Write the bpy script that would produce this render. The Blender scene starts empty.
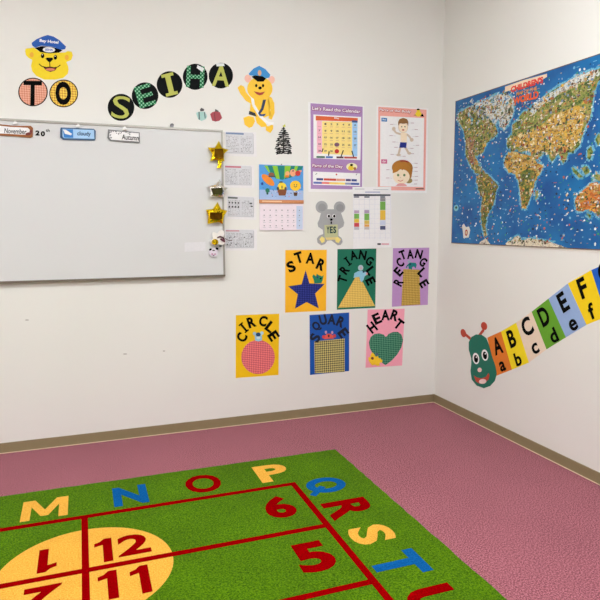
import bpy, math, random
from mathutils import Matrix, Vector
random.seed(7)
SC = bpy.context.scene
COL = SC.collection
PI = math.pi

# ------------------------------------------------------------------ camera (survey of the room)
FPX, YAW, PITCH, ROLL = 596.633, 20.12539, 7.14929, -0.0848
CAM = Vector((-2.4992, -3.82955, 1.35))
_y, _p, _r = map(math.radians, (YAW, PITCH, ROLL))
FW = Vector((math.sin(_y)*math.cos(_p), math.cos(_y)*math.cos(_p), -math.sin(_p)))
_R = FW.cross(Vector((0, 0, 1))).normalized(); _U = _R.cross(FW)
RT = math.cos(_r)*_R + math.sin(_r)*_U
UP = -math.sin(_r)*_R + math.cos(_r)*_U
def ray(u, v): return FW + RT*((u-300)/FPX) - UP*((v-300)/FPX)
def bk(u, v, d=0.0):      # point on the back wall: (x, height)
    r = ray(u, v); t = (-d-CAM.y)/r.y; p = CAM + r*t; return (p.x, p.z)
def rw(u, v):             # point on the right wall: (distance from the corner, height)
    r = ray(u, v); t = -CAM.x/r.x; p = CAM + r*t; return (-p.y, p.z)
def fl(u, v):
    r = ray(u, v); t = -CAM.z/r.z; p = CAM + r*t; return (p.x, p.y)

# ------------------------------------------------------------------ materials
def lin(c): 
    c = c/255.0
    return c/12.92 if c <= .04045 else ((c+.055)/1.055)**2.4
def L(rgb, k=1.0): return (lin(rgb[0])*k, lin(rgb[1])*k, lin(rgb[2])*k, 1)
_M = {}
def base_mat(name):
    m = bpy.data.materials.new(name); m.use_nodes = True
    nt = m.node_tree; b = nt.nodes['Principled BSDF']; return m, nt, b
def mat(rgb, rough=.6, metal=0.0, var=.05, scale=60, name=None, spec=.35, coat=0):
    key = ('p', tuple(rgb), rough, metal, var, scale, spec, coat)
    if key in _M: return _M[key]
    m, nt, b = base_mat(name or 'paint_%d_%d_%d' % tuple(rgb))
    n = nt.nodes.new('ShaderNodeTexNoise'); n.inputs['Scale'].default_value = scale; n.inputs['Detail'].default_value = 2
    tc = nt.nodes.new('ShaderNodeTexCoord'); nt.links.new(tc.outputs['Object'], n.inputs['Vector'])
    mx = nt.nodes.new('ShaderNodeMix'); mx.data_type = 'RGBA'
    c = L(rgb); mx.inputs[6].default_value = tuple(min(1, x*(1-var)) for x in c[:3])+(1,)
    mx.inputs[7].default_value = tuple(min(1, x*(1+var)) for x in c[:3])+(1,)
    nt.links.new(n.outputs['Fac'], mx.inputs[0]); nt.links.new(mx.outputs[2], b.inputs['Base Color'])
    b.inputs['Roughness'].default_value = rough; b.inputs['Metallic'].default_value = metal
    b.inputs['Specular IOR Level'].default_value = spec
    if coat: b.inputs['Coat Weight'].default_value = coat; b.inputs['Coat Roughness'].default_value = .15
    _M[key] = m; return m
def checks(a, b2, size, rough=.7, rot=45, name='checked_fabric', dots=0):
    key = ('c', a, b2, size, rot, dots)
    if key in _M: return _M[key]
    m, nt, b = base_mat(name)
    tc = nt.nodes.new('ShaderNodeTexCoord'); mp = nt.nodes.new('ShaderNodeMapping')
    mp.inputs['Rotation'].default_value = (0, 0, math.radians(rot)); nt.links.new(tc.outputs['Object'], mp.inputs[0])
    if dots:
        mp.inputs['Scale'].default_value = (1/size,)*3
        fr = nt.nodes.new('ShaderNodeVectorMath'); fr.operation = 'FRACTION'; nt.links.new(mp.outputs[0], fr.inputs[0])
        sb = nt.nodes.new('ShaderNodeVectorMath'); sb.operation = 'SUBTRACT'; sb.inputs[1].default_value = (.5, .5, 0); nt.links.new(fr.outputs[0], sb.inputs[0])
        ml = nt.nodes.new('ShaderNodeVectorMath'); ml.operation = 'MULTIPLY'; ml.inputs[1].default_value = (1, 1, 0); nt.links.new(sb.outputs[0], ml.inputs[0])
        ln = nt.nodes.new('ShaderNodeVectorMath'); ln.operation = 'LENGTH'; nt.links.new(ml.outputs[0], ln.inputs[0])
        lt = nt.nodes.new('ShaderNodeMath'); lt.operation = 'LESS_THAN'; lt.inputs[1].default_value = dots; nt.links.new(ln.outputs['Value'], lt.inputs[0])
        mx = nt.nodes.new('ShaderNodeMix'); mx.data_type = 'RGBA'; mx.inputs[6].default_value = L(a); mx.inputs[7].default_value = L(b2)
        nt.links.new(lt.outputs[0], mx.inputs[0]); nt.links.new(mx.outputs[2], b.inputs['Base Color'])
    else:
        c = nt.nodes.new('ShaderNodeTexChecker'); c.inputs['Scale'].default_value = 1/size
        c.inputs[1].default_value = L(a); c.inputs[2].default_value = L(b2)
        nt.links.new(mp.outputs[0], c.inputs[0]); nt.links.new(c.outputs[0], b.inputs['Base Color'])
    b.inputs['Roughness'].default_value = rough; b.inputs['Specular IOR Level'].default_value = .25
    _M[key] = m; return m
def pile(name, rgb_lo, rgb_hi, s1, s2, bump=.6, sheen=.2, dist=.004, patch=.12):
    """looped or cut textile pile: fine tufts, broader patches, bump and sheen"""
    m, nt, b = base_mat(name); N = nt.nodes; K = nt.links
    tc = N.new('ShaderNodeTexCoord')
    n1 = N.new('ShaderNodeTexNoise'); n1.inputs['Scale'].default_value = s1; n1.inputs['Detail'].default_value = 5; n1.inputs['Roughness'].default_value = .75
    n2 = N.new('ShaderNodeTexNoise'); n2.inputs['Scale'].default_value = s2; n2.inputs['Detail'].default_value = 3
    for n in (n1, n2): K.new(tc.outputs['Object'], n.inputs['Vector'])
    mr = N.new('ShaderNodeMapRange'); mr.inputs[1].default_value = .4; mr.inputs[2].default_value = .6; K.new(n1.outputs['Fac'], mr.inputs[0])
    mx = N.new('ShaderNodeMix'); mx.data_type = 'RGBA'; mx.inputs[6].default_value = L(rgb_lo); mx.inputs[7].default_value = L(rgb_hi)
    K.new(mr.outputs[0], mx.inputs[0])
    mr2 = N.new('ShaderNodeMapRange'); mr2.inputs[1].default_value = .3; mr2.inputs[2].default_value = .7; mr2.inputs[3].default_value = 1-patch; mr2.inputs[4].default_value = 1+patch
    K.new(n2.outputs['Fac'], mr2.inputs[0])
    sc = N.new('ShaderNodeVectorMath'); sc.operation = 'SCALE'; K.new(mx.outputs[2], sc.inputs[0]); K.new(mr2.outputs[0], sc.inputs['Scale'])
    K.new(sc.outputs[0], b.inputs['Base Color'])
    bp = N.new('ShaderNodeBump'); bp.inputs['Strength'].default_value = bump; bp.inputs['Distance'].default_value = dist
    K.new(n1.outputs['Fac'], bp.inputs['Height']); K.new(bp.outputs[0], b.inputs['Normal'])
    b.inputs['Roughness'].default_value = 1; b.inputs['Specular IOR Level'].default_value = 0.0
    b.inputs['Sheen Weight'].default_value = sheen; b.inputs['Sheen Roughness'].default_value = .5
    return m

WHITE = mat((243, 243, 243), .5); PAPER = mat((240, 240, 240), .35, name='laminated_paper')
BLACK = mat((6, 6, 7), .8, name='black_paper', spec=.08); DGREY = mat((70, 72, 76), .6); MGREY = mat((140, 142, 146), .6); LGREY = mat((190, 192, 198), .6)

# ------------------------------------------------------------------ mesh builder
_G = {}
OWN = {'M': [(-.5, -.5), (-.3, -.5), (-.3, .16), (-.08, -.36), (.08, -.36), (.3, .16), (.3, -.5), (.5, -.5), (.5, .5), (.24, .5), (0, -.06), (-.24, .5), (-.5, .5)],
       'I': [(-.5, -.5), (.5, -.5), (.5, -.36), (.22, -.36), (.22, .36), (.5, .36), (.5, .5), (-.5, .5), (-.5, .36), (-.22, .36), (-.22, -.36), (-.5, -.36)]}
def glyph(s, bold=.02):
    key = (s, bold)
    if key in _G: return _G[key]
    if s in OWN:
        P = OWN[s]; n = len(P)
        vs = [(x, y, 0) for x, y in P]+[(x, y, 1) for x, y in P]
        fs = [tuple(range(n, 2*n)), tuple(range(n-1, -1, -1))]+[(i, (i+1) % n, n+(i+1) % n, n+i) for i in range(n)]
        _G[key] = (vs, fs); return _G[key]
    c = bpy.data.curves.new('t', 'FONT'); c.body = s; c.extrude = .5; c.offset = bold; c.resolution_u = 4
    o = bpy.data.objects.new('t', c)
    me = bpy.data.meshes.new_from_object(o)
    vs = [v.co.copy() for v in me.vertices]; fs = [tuple(p.vertices) for p in me.polygons]
    bpy.data.objects.remove(o); bpy.data.curves.remove(c); bpy.data.meshes.remove(me)
    x0 = min(v.x for v in vs); x1 = max(v.x for v in vs); y0 = min(v.y for v in vs); y1 = max(v.y for v in vs)
    vs = [((v.x-(x0+x1)/2)/(x1-x0), (v.y-(y0+y1)/2)/(y1-y0), v.z+.5) for v in vs]
    _G[key] = (vs, fs); return _G[key]

class MB:
    def __init__(s, f=None): s.v = []; s.f = []; s.m = []; s.mats = []; s.fn = f or (lambda a, b: (a, b))
    def mi(s, m):
        if m not in s.mats: s.mats.append(m)
        return s.mats.index(m)
    def poly(s, pts, z0, z1, m, off=(0, 0), sc=1.0, raw=False):
        P = [(off[0]+a/sc, off[1]+b/sc) for a, b in pts]
        if not raw: P = [s.fn(*p) for p in P]
        A = sum(P[i][0]*P[(i+1) % len(P)][1]-P[(i+1) % len(P)][0]*P[i][1] for i in range(len(P)))
        if A < 0: P = P[::-1]
        n = len(P); b = len(s.v); k = s.mi(m)
        s.v += [(x, y, z0) for x, y in P]+[(x, y, z1) for x, y in P]
        s.f.append(tuple(range(b+n, b+2*n))); s.f.append(tuple(range(b+n-1, b-1, -1)))
        for i in range(n): j = (i+1) % n; s.f.append((b+i, b+j, b+n+j, b+n+i))
        s.m += [k]*(n+2); return s
    def ell(s, cx, cy, rx, ry, z0, z1, m, ang=0, n=28, off=(0, 0), sc=1.0, raw=False):
        a = math.radians(ang); pts = []
        for i in range(n):
            t = 2*PI*i/n; x = rx*math.cos(t); y = ry*math.sin(t)
            pts.append((cx+x*math.cos(a)+y*math.sin(a), cy-x*math.sin(a)+y*math.cos(a)))
        return s.poly(pts, z0, z1, m, off, sc, raw)
    def box(s, x0, y0, x1, y1, z0, z1, m, off=(0, 0), sc=1.0, raw=False):
        return s.poly([(x0, y0), (x1, y0), (x1, y1), (x0, y1)], z0, z1, m, off, sc, raw)
    def band(s, pts, w, z0, z1, m, off=(0, 0), sc=1.0, raw=False):
        for (a, b), (c, d) in zip(pts, pts[1:]):
            l = math.hypot(c-a, d-b) or 1; nx, ny = -(d-b)/l*w/2, (c-a)/l*w/2
            s.poly([(a+nx, b+ny), (c+nx, d+ny), (c-nx, d-ny), (a-nx, b-ny)], z0, z1, m, off, sc, raw)
        return s
    def text(s, t, cx, cy, w, h, ang, z0, z1, m, bold=.02, off=(0, 0), sc=1.0, raw=False):
        """w,h in the drawing's own units; raw: metres, y up. Otherwise photo units, y down"""
        vs, fs = glyph(t, bold); a = math.radians(ang); b = len(s.v); k = s.mi(m); ca, sa = math.cos(a), math.sin(a)
        for x, y, z in vs:
            X, Y = x*w, y*h; rx, ry = X*ca-Y*sa, X*sa+Y*ca
            if raw: p = (cx+rx, cy+ry)
            else: p = s.fn(off[0]+(cx+rx)/sc, off[1]+(cy-ry)/sc)
            s.v.append((p[0], p[1], z0+z*(z1-z0)))
        for q in fs: s.f.append(tuple(b+i for i in q)); s.m.append(k)
        return s
    def build(s, name, parent=None, origin=(0, 0), matrix=None, smooth=False):
        me = bpy.data.meshes.new(name)
        me.from_pydata([(x-origin[0], y-origin[1], z) for x, y, z in s.v], [], s.f)
        for m in s.mats: me.materials.append(m)
        for p, k in zip(me.polygons, s.m): p.material_index = k; p.use_smooth = smooth
        me.validate(); me.update()
        o = bpy.data.objects.new(name, me); COL.objects.link(o)
        if parent: o.parent = parent
        if matrix: o.matrix_world = matrix
        return o

def frame(wall, o, d=0.0):
    if wall == 'back': return Matrix.Translation((o[0], -d, o[1])) @ Matrix.Rotation(PI/2, 4, 'X')
    if wall == 'right': return Matrix.Translation((-d, -o[0], o[1])) @ Matrix.Rotation(-PI/2, 4, 'Z') @ Matrix.Rotation(PI/2, 4, 'X')
    return Matrix.Translation((o[0], o[1], d))
def tag(o, label, cat, group=None):
    o['label'] = label; o['category'] = cat
    if group: o['group'] = group
    return o
FN = {'back': bk, 'right': rw, 'floor': fl}
class Thing:
    """an Empty at the thing's place on its wall; parts are meshes drawn on that wall"""
    def __init__(s, name, label, cat, wall, o, group=None, d=0.0):
        s.o = o; s.wall = wall; s.fn = FN[wall]
        s.e = bpy.data.objects.new(name, None); COL.objects.link(s.e); s.e.empty_display_size = .05
        s.e.matrix_world = frame(wall, o, d); tag(s.e, label, cat, group)
    def mb(s): return MB(s.fn)
    def add(s, name, mb, parent=None, label=None, smooth=False):
        ob = mb.build(name, parent or s.e, s.o, smooth=smooth)
        if label: ob['label'] = label
        return ob
def single(name, mb, label, cat, wall, o, group=None, d=0.0, smooth=False):
    return tag(mb.build(name, None, o, frame(wall, o, d), smooth), label, cat, group)
def structure(name, mb, matrix=None):
    o = mb.build(name, None, (0, 0), matrix); o['kind'] = 'structure'; return o
T = .0006      # paper thickness
def Z(k): return k*T

# ------------------------------------------------------------------ room
X0, Y0, HC = -5.6, -6.2, 3.2
def room_wall_mat():
    m, nt, b = base_mat('white_wall_paint'); N = nt.nodes; K = nt.links
    tc = N.new('ShaderNodeTexCoord')
    n = N.new('ShaderNodeTexNoise'); n.inputs['Scale'].default_value = 1.3; n.inputs['Detail'].default_value = 4; K.new(tc.outputs['Object'], n.inputs['Vector'])
    mx = N.new('ShaderNodeMix'); mx.data_type = 'RGBA'; mx.inputs[6].default_value = L((229, 229, 223)); mx.inputs[7].default_value = L((235, 235, 230)); K.new(n.outputs['Fac'], mx.inputs[0])
    K.new(mx.outputs[2], b.inputs['Base Color'])
    f = N.new('ShaderNodeTexNoise'); f.inputs['Scale'].default_value = 380; f.inputs['Detail'].default_value = 3; K.new(tc.outputs['Object'], f.inputs['Vector'])
    bp = N.new('ShaderNodeBump'); bp.inputs['Strength'].default_value = .12; bp.inputs['Distance'].default_value = .001; K.new(f.outputs['Fac'], bp.inputs['Height']); K.new(bp.outputs[0], b.inputs['Normal'])
    b.inputs['Roughness'].default_value = .75; b.inputs['Specular IOR Level'].default_value = .25
    return m
WALL = room_wall_mat()
def slab(name, x0, y0, z0, x1, y1, z1, m):
    return structure(name, MB().box(x0, y0, x1, y1, z0, z1, m, raw=True))
CARPET = pile('pink_loop_carpet', (84, 34, 44), (194, 122, 134), 170, 2.2, bump=.35, sheen=.1, dist=.004, patch=.06)
slab('floor', X0-.1, Y0-.1, -.1, .1, .1, 0, CARPET)
slab('ceiling', X0-.1, Y0-.1, HC, .1, .1, HC+.1, mat((235, 235, 233), .8, name='ceiling_board'))
slab('wall_back', X0-.1, 0, 0, .1, .1, HC, WALL)
slab('wall_right', 0, Y0-.1, 0, .1, 0, HC, WALL)
slab('wall_left', X0-.1, Y0-.1, 0, X0, 0, HC, WALL)
slab('wall_front', X0, Y0-.1, 0, 0, Y0, HC, WALL)
OLIVE = mat((141, 128, 96), .45, name='vinyl_baseboard', var=.06, scale=20)
CREAM = mat((226, 205, 176), .5, name='sealing_bead')
BT, BH = .007, .0625
slab('baseboard_back', X0, -BT, 0, 0, 0, BH, OLIVE)
slab('baseboard_right', -BT, Y0, 0, 0, -BT, BH, OLIVE)
slab('baseboard_left', X0, Y0, 0, X0+BT, -BT, BH, OLIVE)
slab('baseboard_front', X0+BT, Y0, 0, -BT, Y0+BT, BH, OLIVE)
slab('trim_1', X0+BT, -BT-.004, 0, -BT-.004, -BT, .004, CREAM)
slab('trim_2', -BT-.004, Y0+BT, 0, -BT, -BT-.004, .004, CREAM)
# unseen dark slab added behind the viewer to darken the foil stars' reflections
ADDED_DOOR = mat((62, 40, 26), .4, name='dark_wood', var=.2, scale=14)
d = slab('added_door_1', -1.75, Y0, 0, -.15, Y0+.04, 2.15, ADDED_DOOR)
SC1 = mat((176, 172, 166), .8)
for u, v, w_ in ((125, 354, 3.2), (164, 351, 2.2), (27, 320, 2.6)):
    c_ = bk(u, v); ob = MB().ell(c_[0], c_[1], w_*.004, .0035, .0002, .0005, SC1, 4, 10, raw=True).build('trim_3', None, (0, 0), frame('back', (0, 0))); ob['kind'] = 'structure'
# ceiling lamps: recessed panels that light the room
def emit(rgb, k):
    m, nt, b = base_mat('lamp_diffuser'); b.inputs['Base Color'].default_value = (.8, .8, .8, 1)
    b.inputs['Emission Color'].default_value = L(rgb); b.inputs['Emission Strength'].default_value = k; return m
EM = emit((248, 250, 252), 39); HOUSE = mat((240, 240, 238), .4)
for x, y, pl in ((-1.35, -2.1, 'near the corner'), (-4.1, -2.1, 'over the whiteboard'), (-1.35, -4.3, 'behind the viewer by the right wall'), (-4.1, -4.3, 'behind the viewer by the left wall')):
    t = Thing('ceiling_light', 'long flat white ceiling lamp ' + pl, 'light', 'floor', (x, y), 'ceiling lamps', HC-.06)
    m = MB()
    m.box(x-.64, y-.17, x+.64, y+.17, .02, .0595, HOUSE, raw=True); t.add('housing', m)
    m = MB(); m.box(x-.62, y-.15, x+.62, y+.15, .0, .0195, EM, raw=True); t.add('diffuser', m)

# ------------------------------------------------------------------ alphabet rug
GRN = pile('green_rug_pile', (42, 82, 0), (96, 136, 6), 140, 3.0, bump=.8, sheen=.04, dist=.005, patch=.13)
RRED = pile('red_rug_pile', (118, 0, 2), (154, 1, 7), 160, 6, bump=.7, sheen=0, patch=.06)
RYEL = pile('yellow_rug_pile', (214, 152, 50), (240, 186, 84), 160, 6, bump=.7, sheen=0, patch=.05)
RBLU = pile('blue_rug_pile', (8, 74, 136), (26, 100, 164), 160, 6, bump=.7, sheen=0, patch=.05)
RX0, RX1, RY1, RYB = -3.962, -1.108, -.648, -3.2
rug = Thing('alphabet_rug', 'green play rug with coloured letters, red numbers and grid on the pink carpet', 'rug', 'floor', ((RX0+RX1)/2, (RY1+RYB)/2))
m = MB()
def wob(x0, y0, x1, y1, n, a=.0025):
    return [(x0+(x1-x0)*i/n+random.uniform(-a, a), y0+(y1-y0)*i/n+random.uniform(-a, a)) for i in range(n)]
m.poly(wob(RX0, RYB, RX1, RYB, 60)+wob(RX1, RYB, RX1, RY1, 60)+wob(RX1, RY1, RX0, RY1, 60)+wob(RX0, RY1, RX0, RYB, 60), .0003, .0058, GRN, raw=True)
rug.add('rug_pile', m)
def rz(k): return (.0059, .0066+k*.0003)
m = MB(); m.ell(-2.535, -1.481, .336, .336, *rz(0), RYEL, n=90, raw=True); rug.add('clock_disc', m, label='round orange-yellow disc in the middle of the grid')
def bar(x0, y0, x1, y1):
    m = MB(); m.box(x0, y0, x1, y1, *rz(1), RRED, raw=True); rug.add('grid_line', m)
GL0, GL1 = -1.524, -1.493          # right line of the grid; the left one mirrors it
ML0, ML1 = -5.07-GL1, -5.07-GL0
bar(ML0, -1.0345, GL1, -1.0015); bar(ML1+.0005, -1.4985, GL0-.0005, -1.4655); bar(ML1+.0005, -1.952, GL0-.0005, -1.9205); bar(ML1+.0005, -2.408, GL0-.0005, -2.376); bar(ML0, -2.86, GL1, -2.829)
bar(GL0, -2.8285, GL1, -1.035); bar(ML0, -2.8285, ML1, -1.035)
m = MB(); m.box(-2.551, -1.465, -2.523, -1.035, *rz(1), RRED, raw=True); m.box(-2.551, -1.92, -2.523, -1.499, *rz(1), RRED, raw=True); rug.add('grid_line', m)
def rl(ch, x0, y0, x1, y1, mt, col, kind='letter', ang=0, b=.045):
    w, h = (x1-x0), (y1-y0)
    if ang in (90, -90): w, h = h, w
    m = MB(); m.text(ch, (x0+x1)/2, (y0+y1)/2, w, h, ang, *rz(1), mt, b, raw=True)
    rug.add(kind, m, label='%s %s %s' % (col, kind, ch))
rl('M', -2.816, -.969, -2.611, -.76, RYEL, 'yellow'); rl('N', -2.402, -.966, -2.237, -.751, RBLU, 'blue', b=.04)
rl('O', -2.042, -.959, -1.858, -.742, RRED, 'red', b=.03); rl('P', -1.656, -.954, -1.477, -.737, RYEL, 'yellow', b=.035)
m = MB(); cx, cy, rx, ry = -1.353, -1.09, .083, .064
rg = [(cx+rx*math.cos(a*PI/24), cy+ry*math.sin(a*PI/24)) for a in range(49)]
for (a, b_), (c_, d_) in zip(rg, rg[1:]):
    def nrm(x, y): l = math.hypot((x-cx)/rx, (y-cy)/ry); return (x-cx)/l, (y-cy)/l
    k1, k2 = 1.26, .72
    m.poly([(cx+(a-cx)*k1, cy+(b_-cy)*k1*1.08), (cx+(c_-cx)*k1, cy+(d_-cy)*k1*1.08), (cx+(c_-cx)*k2, cy+(d_-cy)*k2*.95), (cx+(a-cx)*k2, cy+(b_-cy)*k2*.95)], *rz(1), RBLU, raw=True)
m.band([(-1.378, -1.102), (-1.462, -1.182)], .034, .0059, .0071, RBLU, raw=True)
rug.add('letter', m, label='blue letter Q')
rl('R', -1.463, -1.459, -1.232, -1.28, RRED, 'red', ang=-90, b=.035)
rl('S', -1.457, -1.694, -1.257, -1.55, RYEL, 'yellow', ang=-90, b=.035); rl('T', -1.47, -1.95, -1.254, -1.782, RBLU, 'blue', ang=-90, b=.04)
rl('U', -1.46, -2.225, -1.252, -2.04, RRED, 'red', ang=-90, b=.035)
rl('6', -1.731, -1.348, -1.587, -1.125, RRED, 'red', 'numeral', b=.04); rl('5', -1.739, -1.807, -1.582, -1.588, RRED, 'red', 'numeral', b=.04)
def one(x, y, h, rot):      # slab figure 1 with a sloping flag
    P = [(.0, -h/2), (.037, -h/2), (.037, h/2), (.006, h/2), (-.012, h/2-.022), (-.034, h/2-.032), (-.034, h/2-.06), (0, h/2-.05)]
    if rot: P = [(-a, -b) for a, b in P]
    m = MB(); m.poly([(x+a, y+b) for a, b in P], *rz(1), RRED, raw=True); return m
rug.add('numeral', one(-2.467, -1.352, .19, 0), label='red figure 1 of the 12')
rl('2', -2.409, -1.431, -2.277, -1.262, RRED, 'red', 'numeral', b=.03)
rug.add('numeral', one(-2.46, -1.612, .19, 0), label='red figure 1 of the 11, left'); rug.add('numeral', one(-2.342, -1.617, .19, 0), label='red figure 1 of the 11, right')
rug.add('numeral', one(-2.679, -1.35, .18, 1), label='red upside-down 1')
rl('2', -2.752, -1.712, -2.622, -1.535, RRED, 'red upside-down', 'numeral', ang=180, b=.03)

# ------------------------------------------------------------------ whiteboard
WX0, WX1, WZ0, WZ1 = -3.424, -1.624, 1.02, 1.946
wb = Thing('whiteboard', 'large wall whiteboard with a thin aluminium frame', 'whiteboard', 'back', ((WX0+WX1)/2, WZ0))
ALU = mat((170, 168, 160), .35, .6, name='aluminium'); ALU_SHADE = mat((125, 118, 106), .4, .5, name='aluminium_painted_shade')  # darker tone for the bottom rail paints in the shade along that edge
BOARD = mat((216, 218, 218), .28, name='enamel_board', var=.015, scale=2, spec=.45)
m = MB(); m.box(WX0+.008, WZ0+.008, WX1-.008, WZ1-.008, .001, .025, BOARD, raw=True); wb.add('writing_surface', m)
f = .011
def fr(x0, z0, x1, z1, lbl=None):
    m = MB(); m.box(x0, z0, x1, z1, .0005, .031, lbl or ALU, raw=True)
    return wb.add('frame_rail', m)
fr(WX0, WZ1-.012, WX1, WZ1); fr(WX0, WZ0, WX1, WZ0+.012, ALU_SHADE)
fr(WX0, WZ0+.0125, WX0+f, WZ1-.0125); fr(WX1-f, WZ0+.0125, WX1, WZ1-.0125)
BD = .0255
def on_board(u, v): return bk(u, v, BD)
FN['board'] = on_board
class BThing(Thing):
    def __init__(s, name, label, cat, uv, group=None, d=BD):
        o = on_board(*uv)
        Thing.__init__(s, name, label, cat, 'back', o, group, d); s.fn = on_board
# name tags
TW = mat((152, 92, 48), .45); TB = mat((60, 92, 130), .5); TLB = mat((165, 205, 240), .5)
t = BThing('word_tag', 'brown wood-framed month tag reading November, top left of whiteboard', 'tag', (14, 131), 'word tags on the whiteboard')
m = t.mb(); m.poly([(-5, 123.4), (2, 124.6), (14, 126), (31, 126), (33, 128), (32.8, 137), (30.5, 138), (16, 136.6), (0, 135.6), (-5, 135.2)], .001, .006, TW); b_ = t.add('board', m)
m = t.mb(); m.poly([(-4, 125.5), (10, 127), (28, 128), (30, 130), (31, 133.5), (27, 135), (0, 133.6), (-4, 133.4)], .0061, .0068, PAPER); t.add('name_plate', m)
m = t.mb(); m.text('November', 15.6, 131.4, 22, 5, -3, .0069, .0074, mat((40, 38, 44), .6), .015); t.add('lettering', m)
m = t.mb(); m.ell(28.5, 134, 3, 1.4, .0069, .0085, mat((120, 55, 48), .5), 10); m.ell(31, 131.8, 1.4, 2, .0069, .0085, mat((120, 55, 48), .5)); t.add('leaf_ornament', m)
for ch, u, v, w, h in (('2', 37.5, 133, 4.2, 5), ('0', 42.9, 133.8, 4.2, 5.2)):
    m = MB(on_board); m.text(ch, u, v, w, h, -3, .0005, .0015, BLACK, .05)
    single('number_magnet', m, 'black figure %s stuck on whiteboard beside the month tag' % ch, 'number', 'back', on_board(u, v), 'black date figures', BD)
m = MB(on_board); m.text('th', 47.8, 130.4, 4, 3, -3, .0005, .0012, DGREY, .02)
single('ordinal_mark', m, 'tiny grey th written after the black date on whiteboard', 'writing', 'back', on_board(47.8, 130.6), None, BD)
t = BThing('word_tag', 'light blue weather tag reading cloudy on whiteboard', 'tag', (78, 134), 'word tags on the whiteboard')
m = t.mb(); m.poly([(61, 127.6), (94, 129), (95.8, 131), (95.6, 139), (94.5, 140.6), (63, 139.8), (60.2, 137.5), (60.3, 129)], .001, .006, TB); t.add('board', m)
m = t.mb(); m.poly([(62.6, 128.9), (94, 130.1), (94.3, 139), (64, 138.3), (62.4, 136.5)], .0061, .0068, TLB); t.add('name_plate', m)
m = t.mb(); m.poly([(63, 129.3), (73, 129.6), (73.3, 138), (64, 137.8)], .0069, .0074, mat((55, 130, 205), .5)); m.poly([(63, 129.6), (66, 130), (72, 134), (71, 135.5), (65, 134)], .0075, .0079, PAPER); t.add('weather_picture', m)
m = t.mb(); m.text('cloudy', 84, 134.3, 13.5, 5.4, -2, .0069, .0074, mat((40, 70, 110), .6), .02); t.add('lettering', m)
t = BThing('word_tag', 'pale grey-edged season tag reading Autumn on whiteboard', 'tag', (123.6, 136), 'word tags on the whiteboard')
m = t.mb(); m.poly([(108, 129.5), (112, 130), (139.6, 132.5), (139.8, 142.6), (138.5, 143.2), (110, 141), (107.3, 138)], .001, .006, mat((120, 122, 122), .5)); t.add('board', m)
m = t.mb(); m.poly([(109.6, 131), (138.6, 133.4), (138.8, 141.8), (111, 139.8), (109.2, 137)], .0061, .0068, PAPER); t.add('name_plate', m)
m = t.mb(); m.text('Autumn', 130.2, 137.6, 17, 5.2, -4, .0069, .0074, mat((40, 42, 44), .6), .02); t.add('lettering', m)
m = t.mb()
for i in range(26):
    u = random.uniform(110, 132); v = random.uniform(130.6, 133.6) + (u-110)*.07
    if random.random() < .3: u = random.uniform(109.5, 112); v = random.uniform(131, 139)
    m.ell(u, v, random.uniform(.4, .9), random.uniform(.3, .6), .0069, .0073, DGREY if i % 2 else MGREY, random.uniform(0, 180), 7)
t.add('leaf_drawing', m)
for u, v, who in ((15.3, 122.7, 'above the month tag'), (78, 125.8, 'above the cloudy tag'), (124.6, 128.2, 'above the season tag')):
    m = MB(on_board); m.poly([(u-2.3, v+1.8), (u-1.7, v-.3), (u-.8, v-1.5), (u+.8, v-1.5), (u+1.7, v-.3), (u+2.3, v+1.8)], .005, .012, mat((238, 238, 236), .3)); m.ell(u, v, 1.2, 1, .0121, .014, WHITE)
    single('magnet_hook', m, 'small white magnet ' + who + ' on whiteboard frame', 'magnet', 'back', on_board(u, v), 'white magnets on the frame', BD)
c = bk(171.8, 127)
m = MB(); m.box(c[0]-.008, WZ1+.0005, c[0]+.008, WZ1+.012, .002, .02, MGREY, raw=True); m.ell(c[0], WZ1+.017, .011, .009, .003, .018, mat((105, 105, 108), .4), raw=True)
single('board_clip', m, 'small grey clip on the top rail of the whiteboard', 'clip', 'back', (c[0], WZ1))
m = MB(on_board); m.poly([(184.5, 242.6), (205.5, 241.8), (205.5, 250.8), (184.5, 251.8)], .0004, .0009, mat((228, 229, 232), .2))
single('tape_strip', m, 'pale strip of tape on the whiteboard left of the round face magnet', 'tape', 'back', on_board(195, 247), None, BD)

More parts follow.
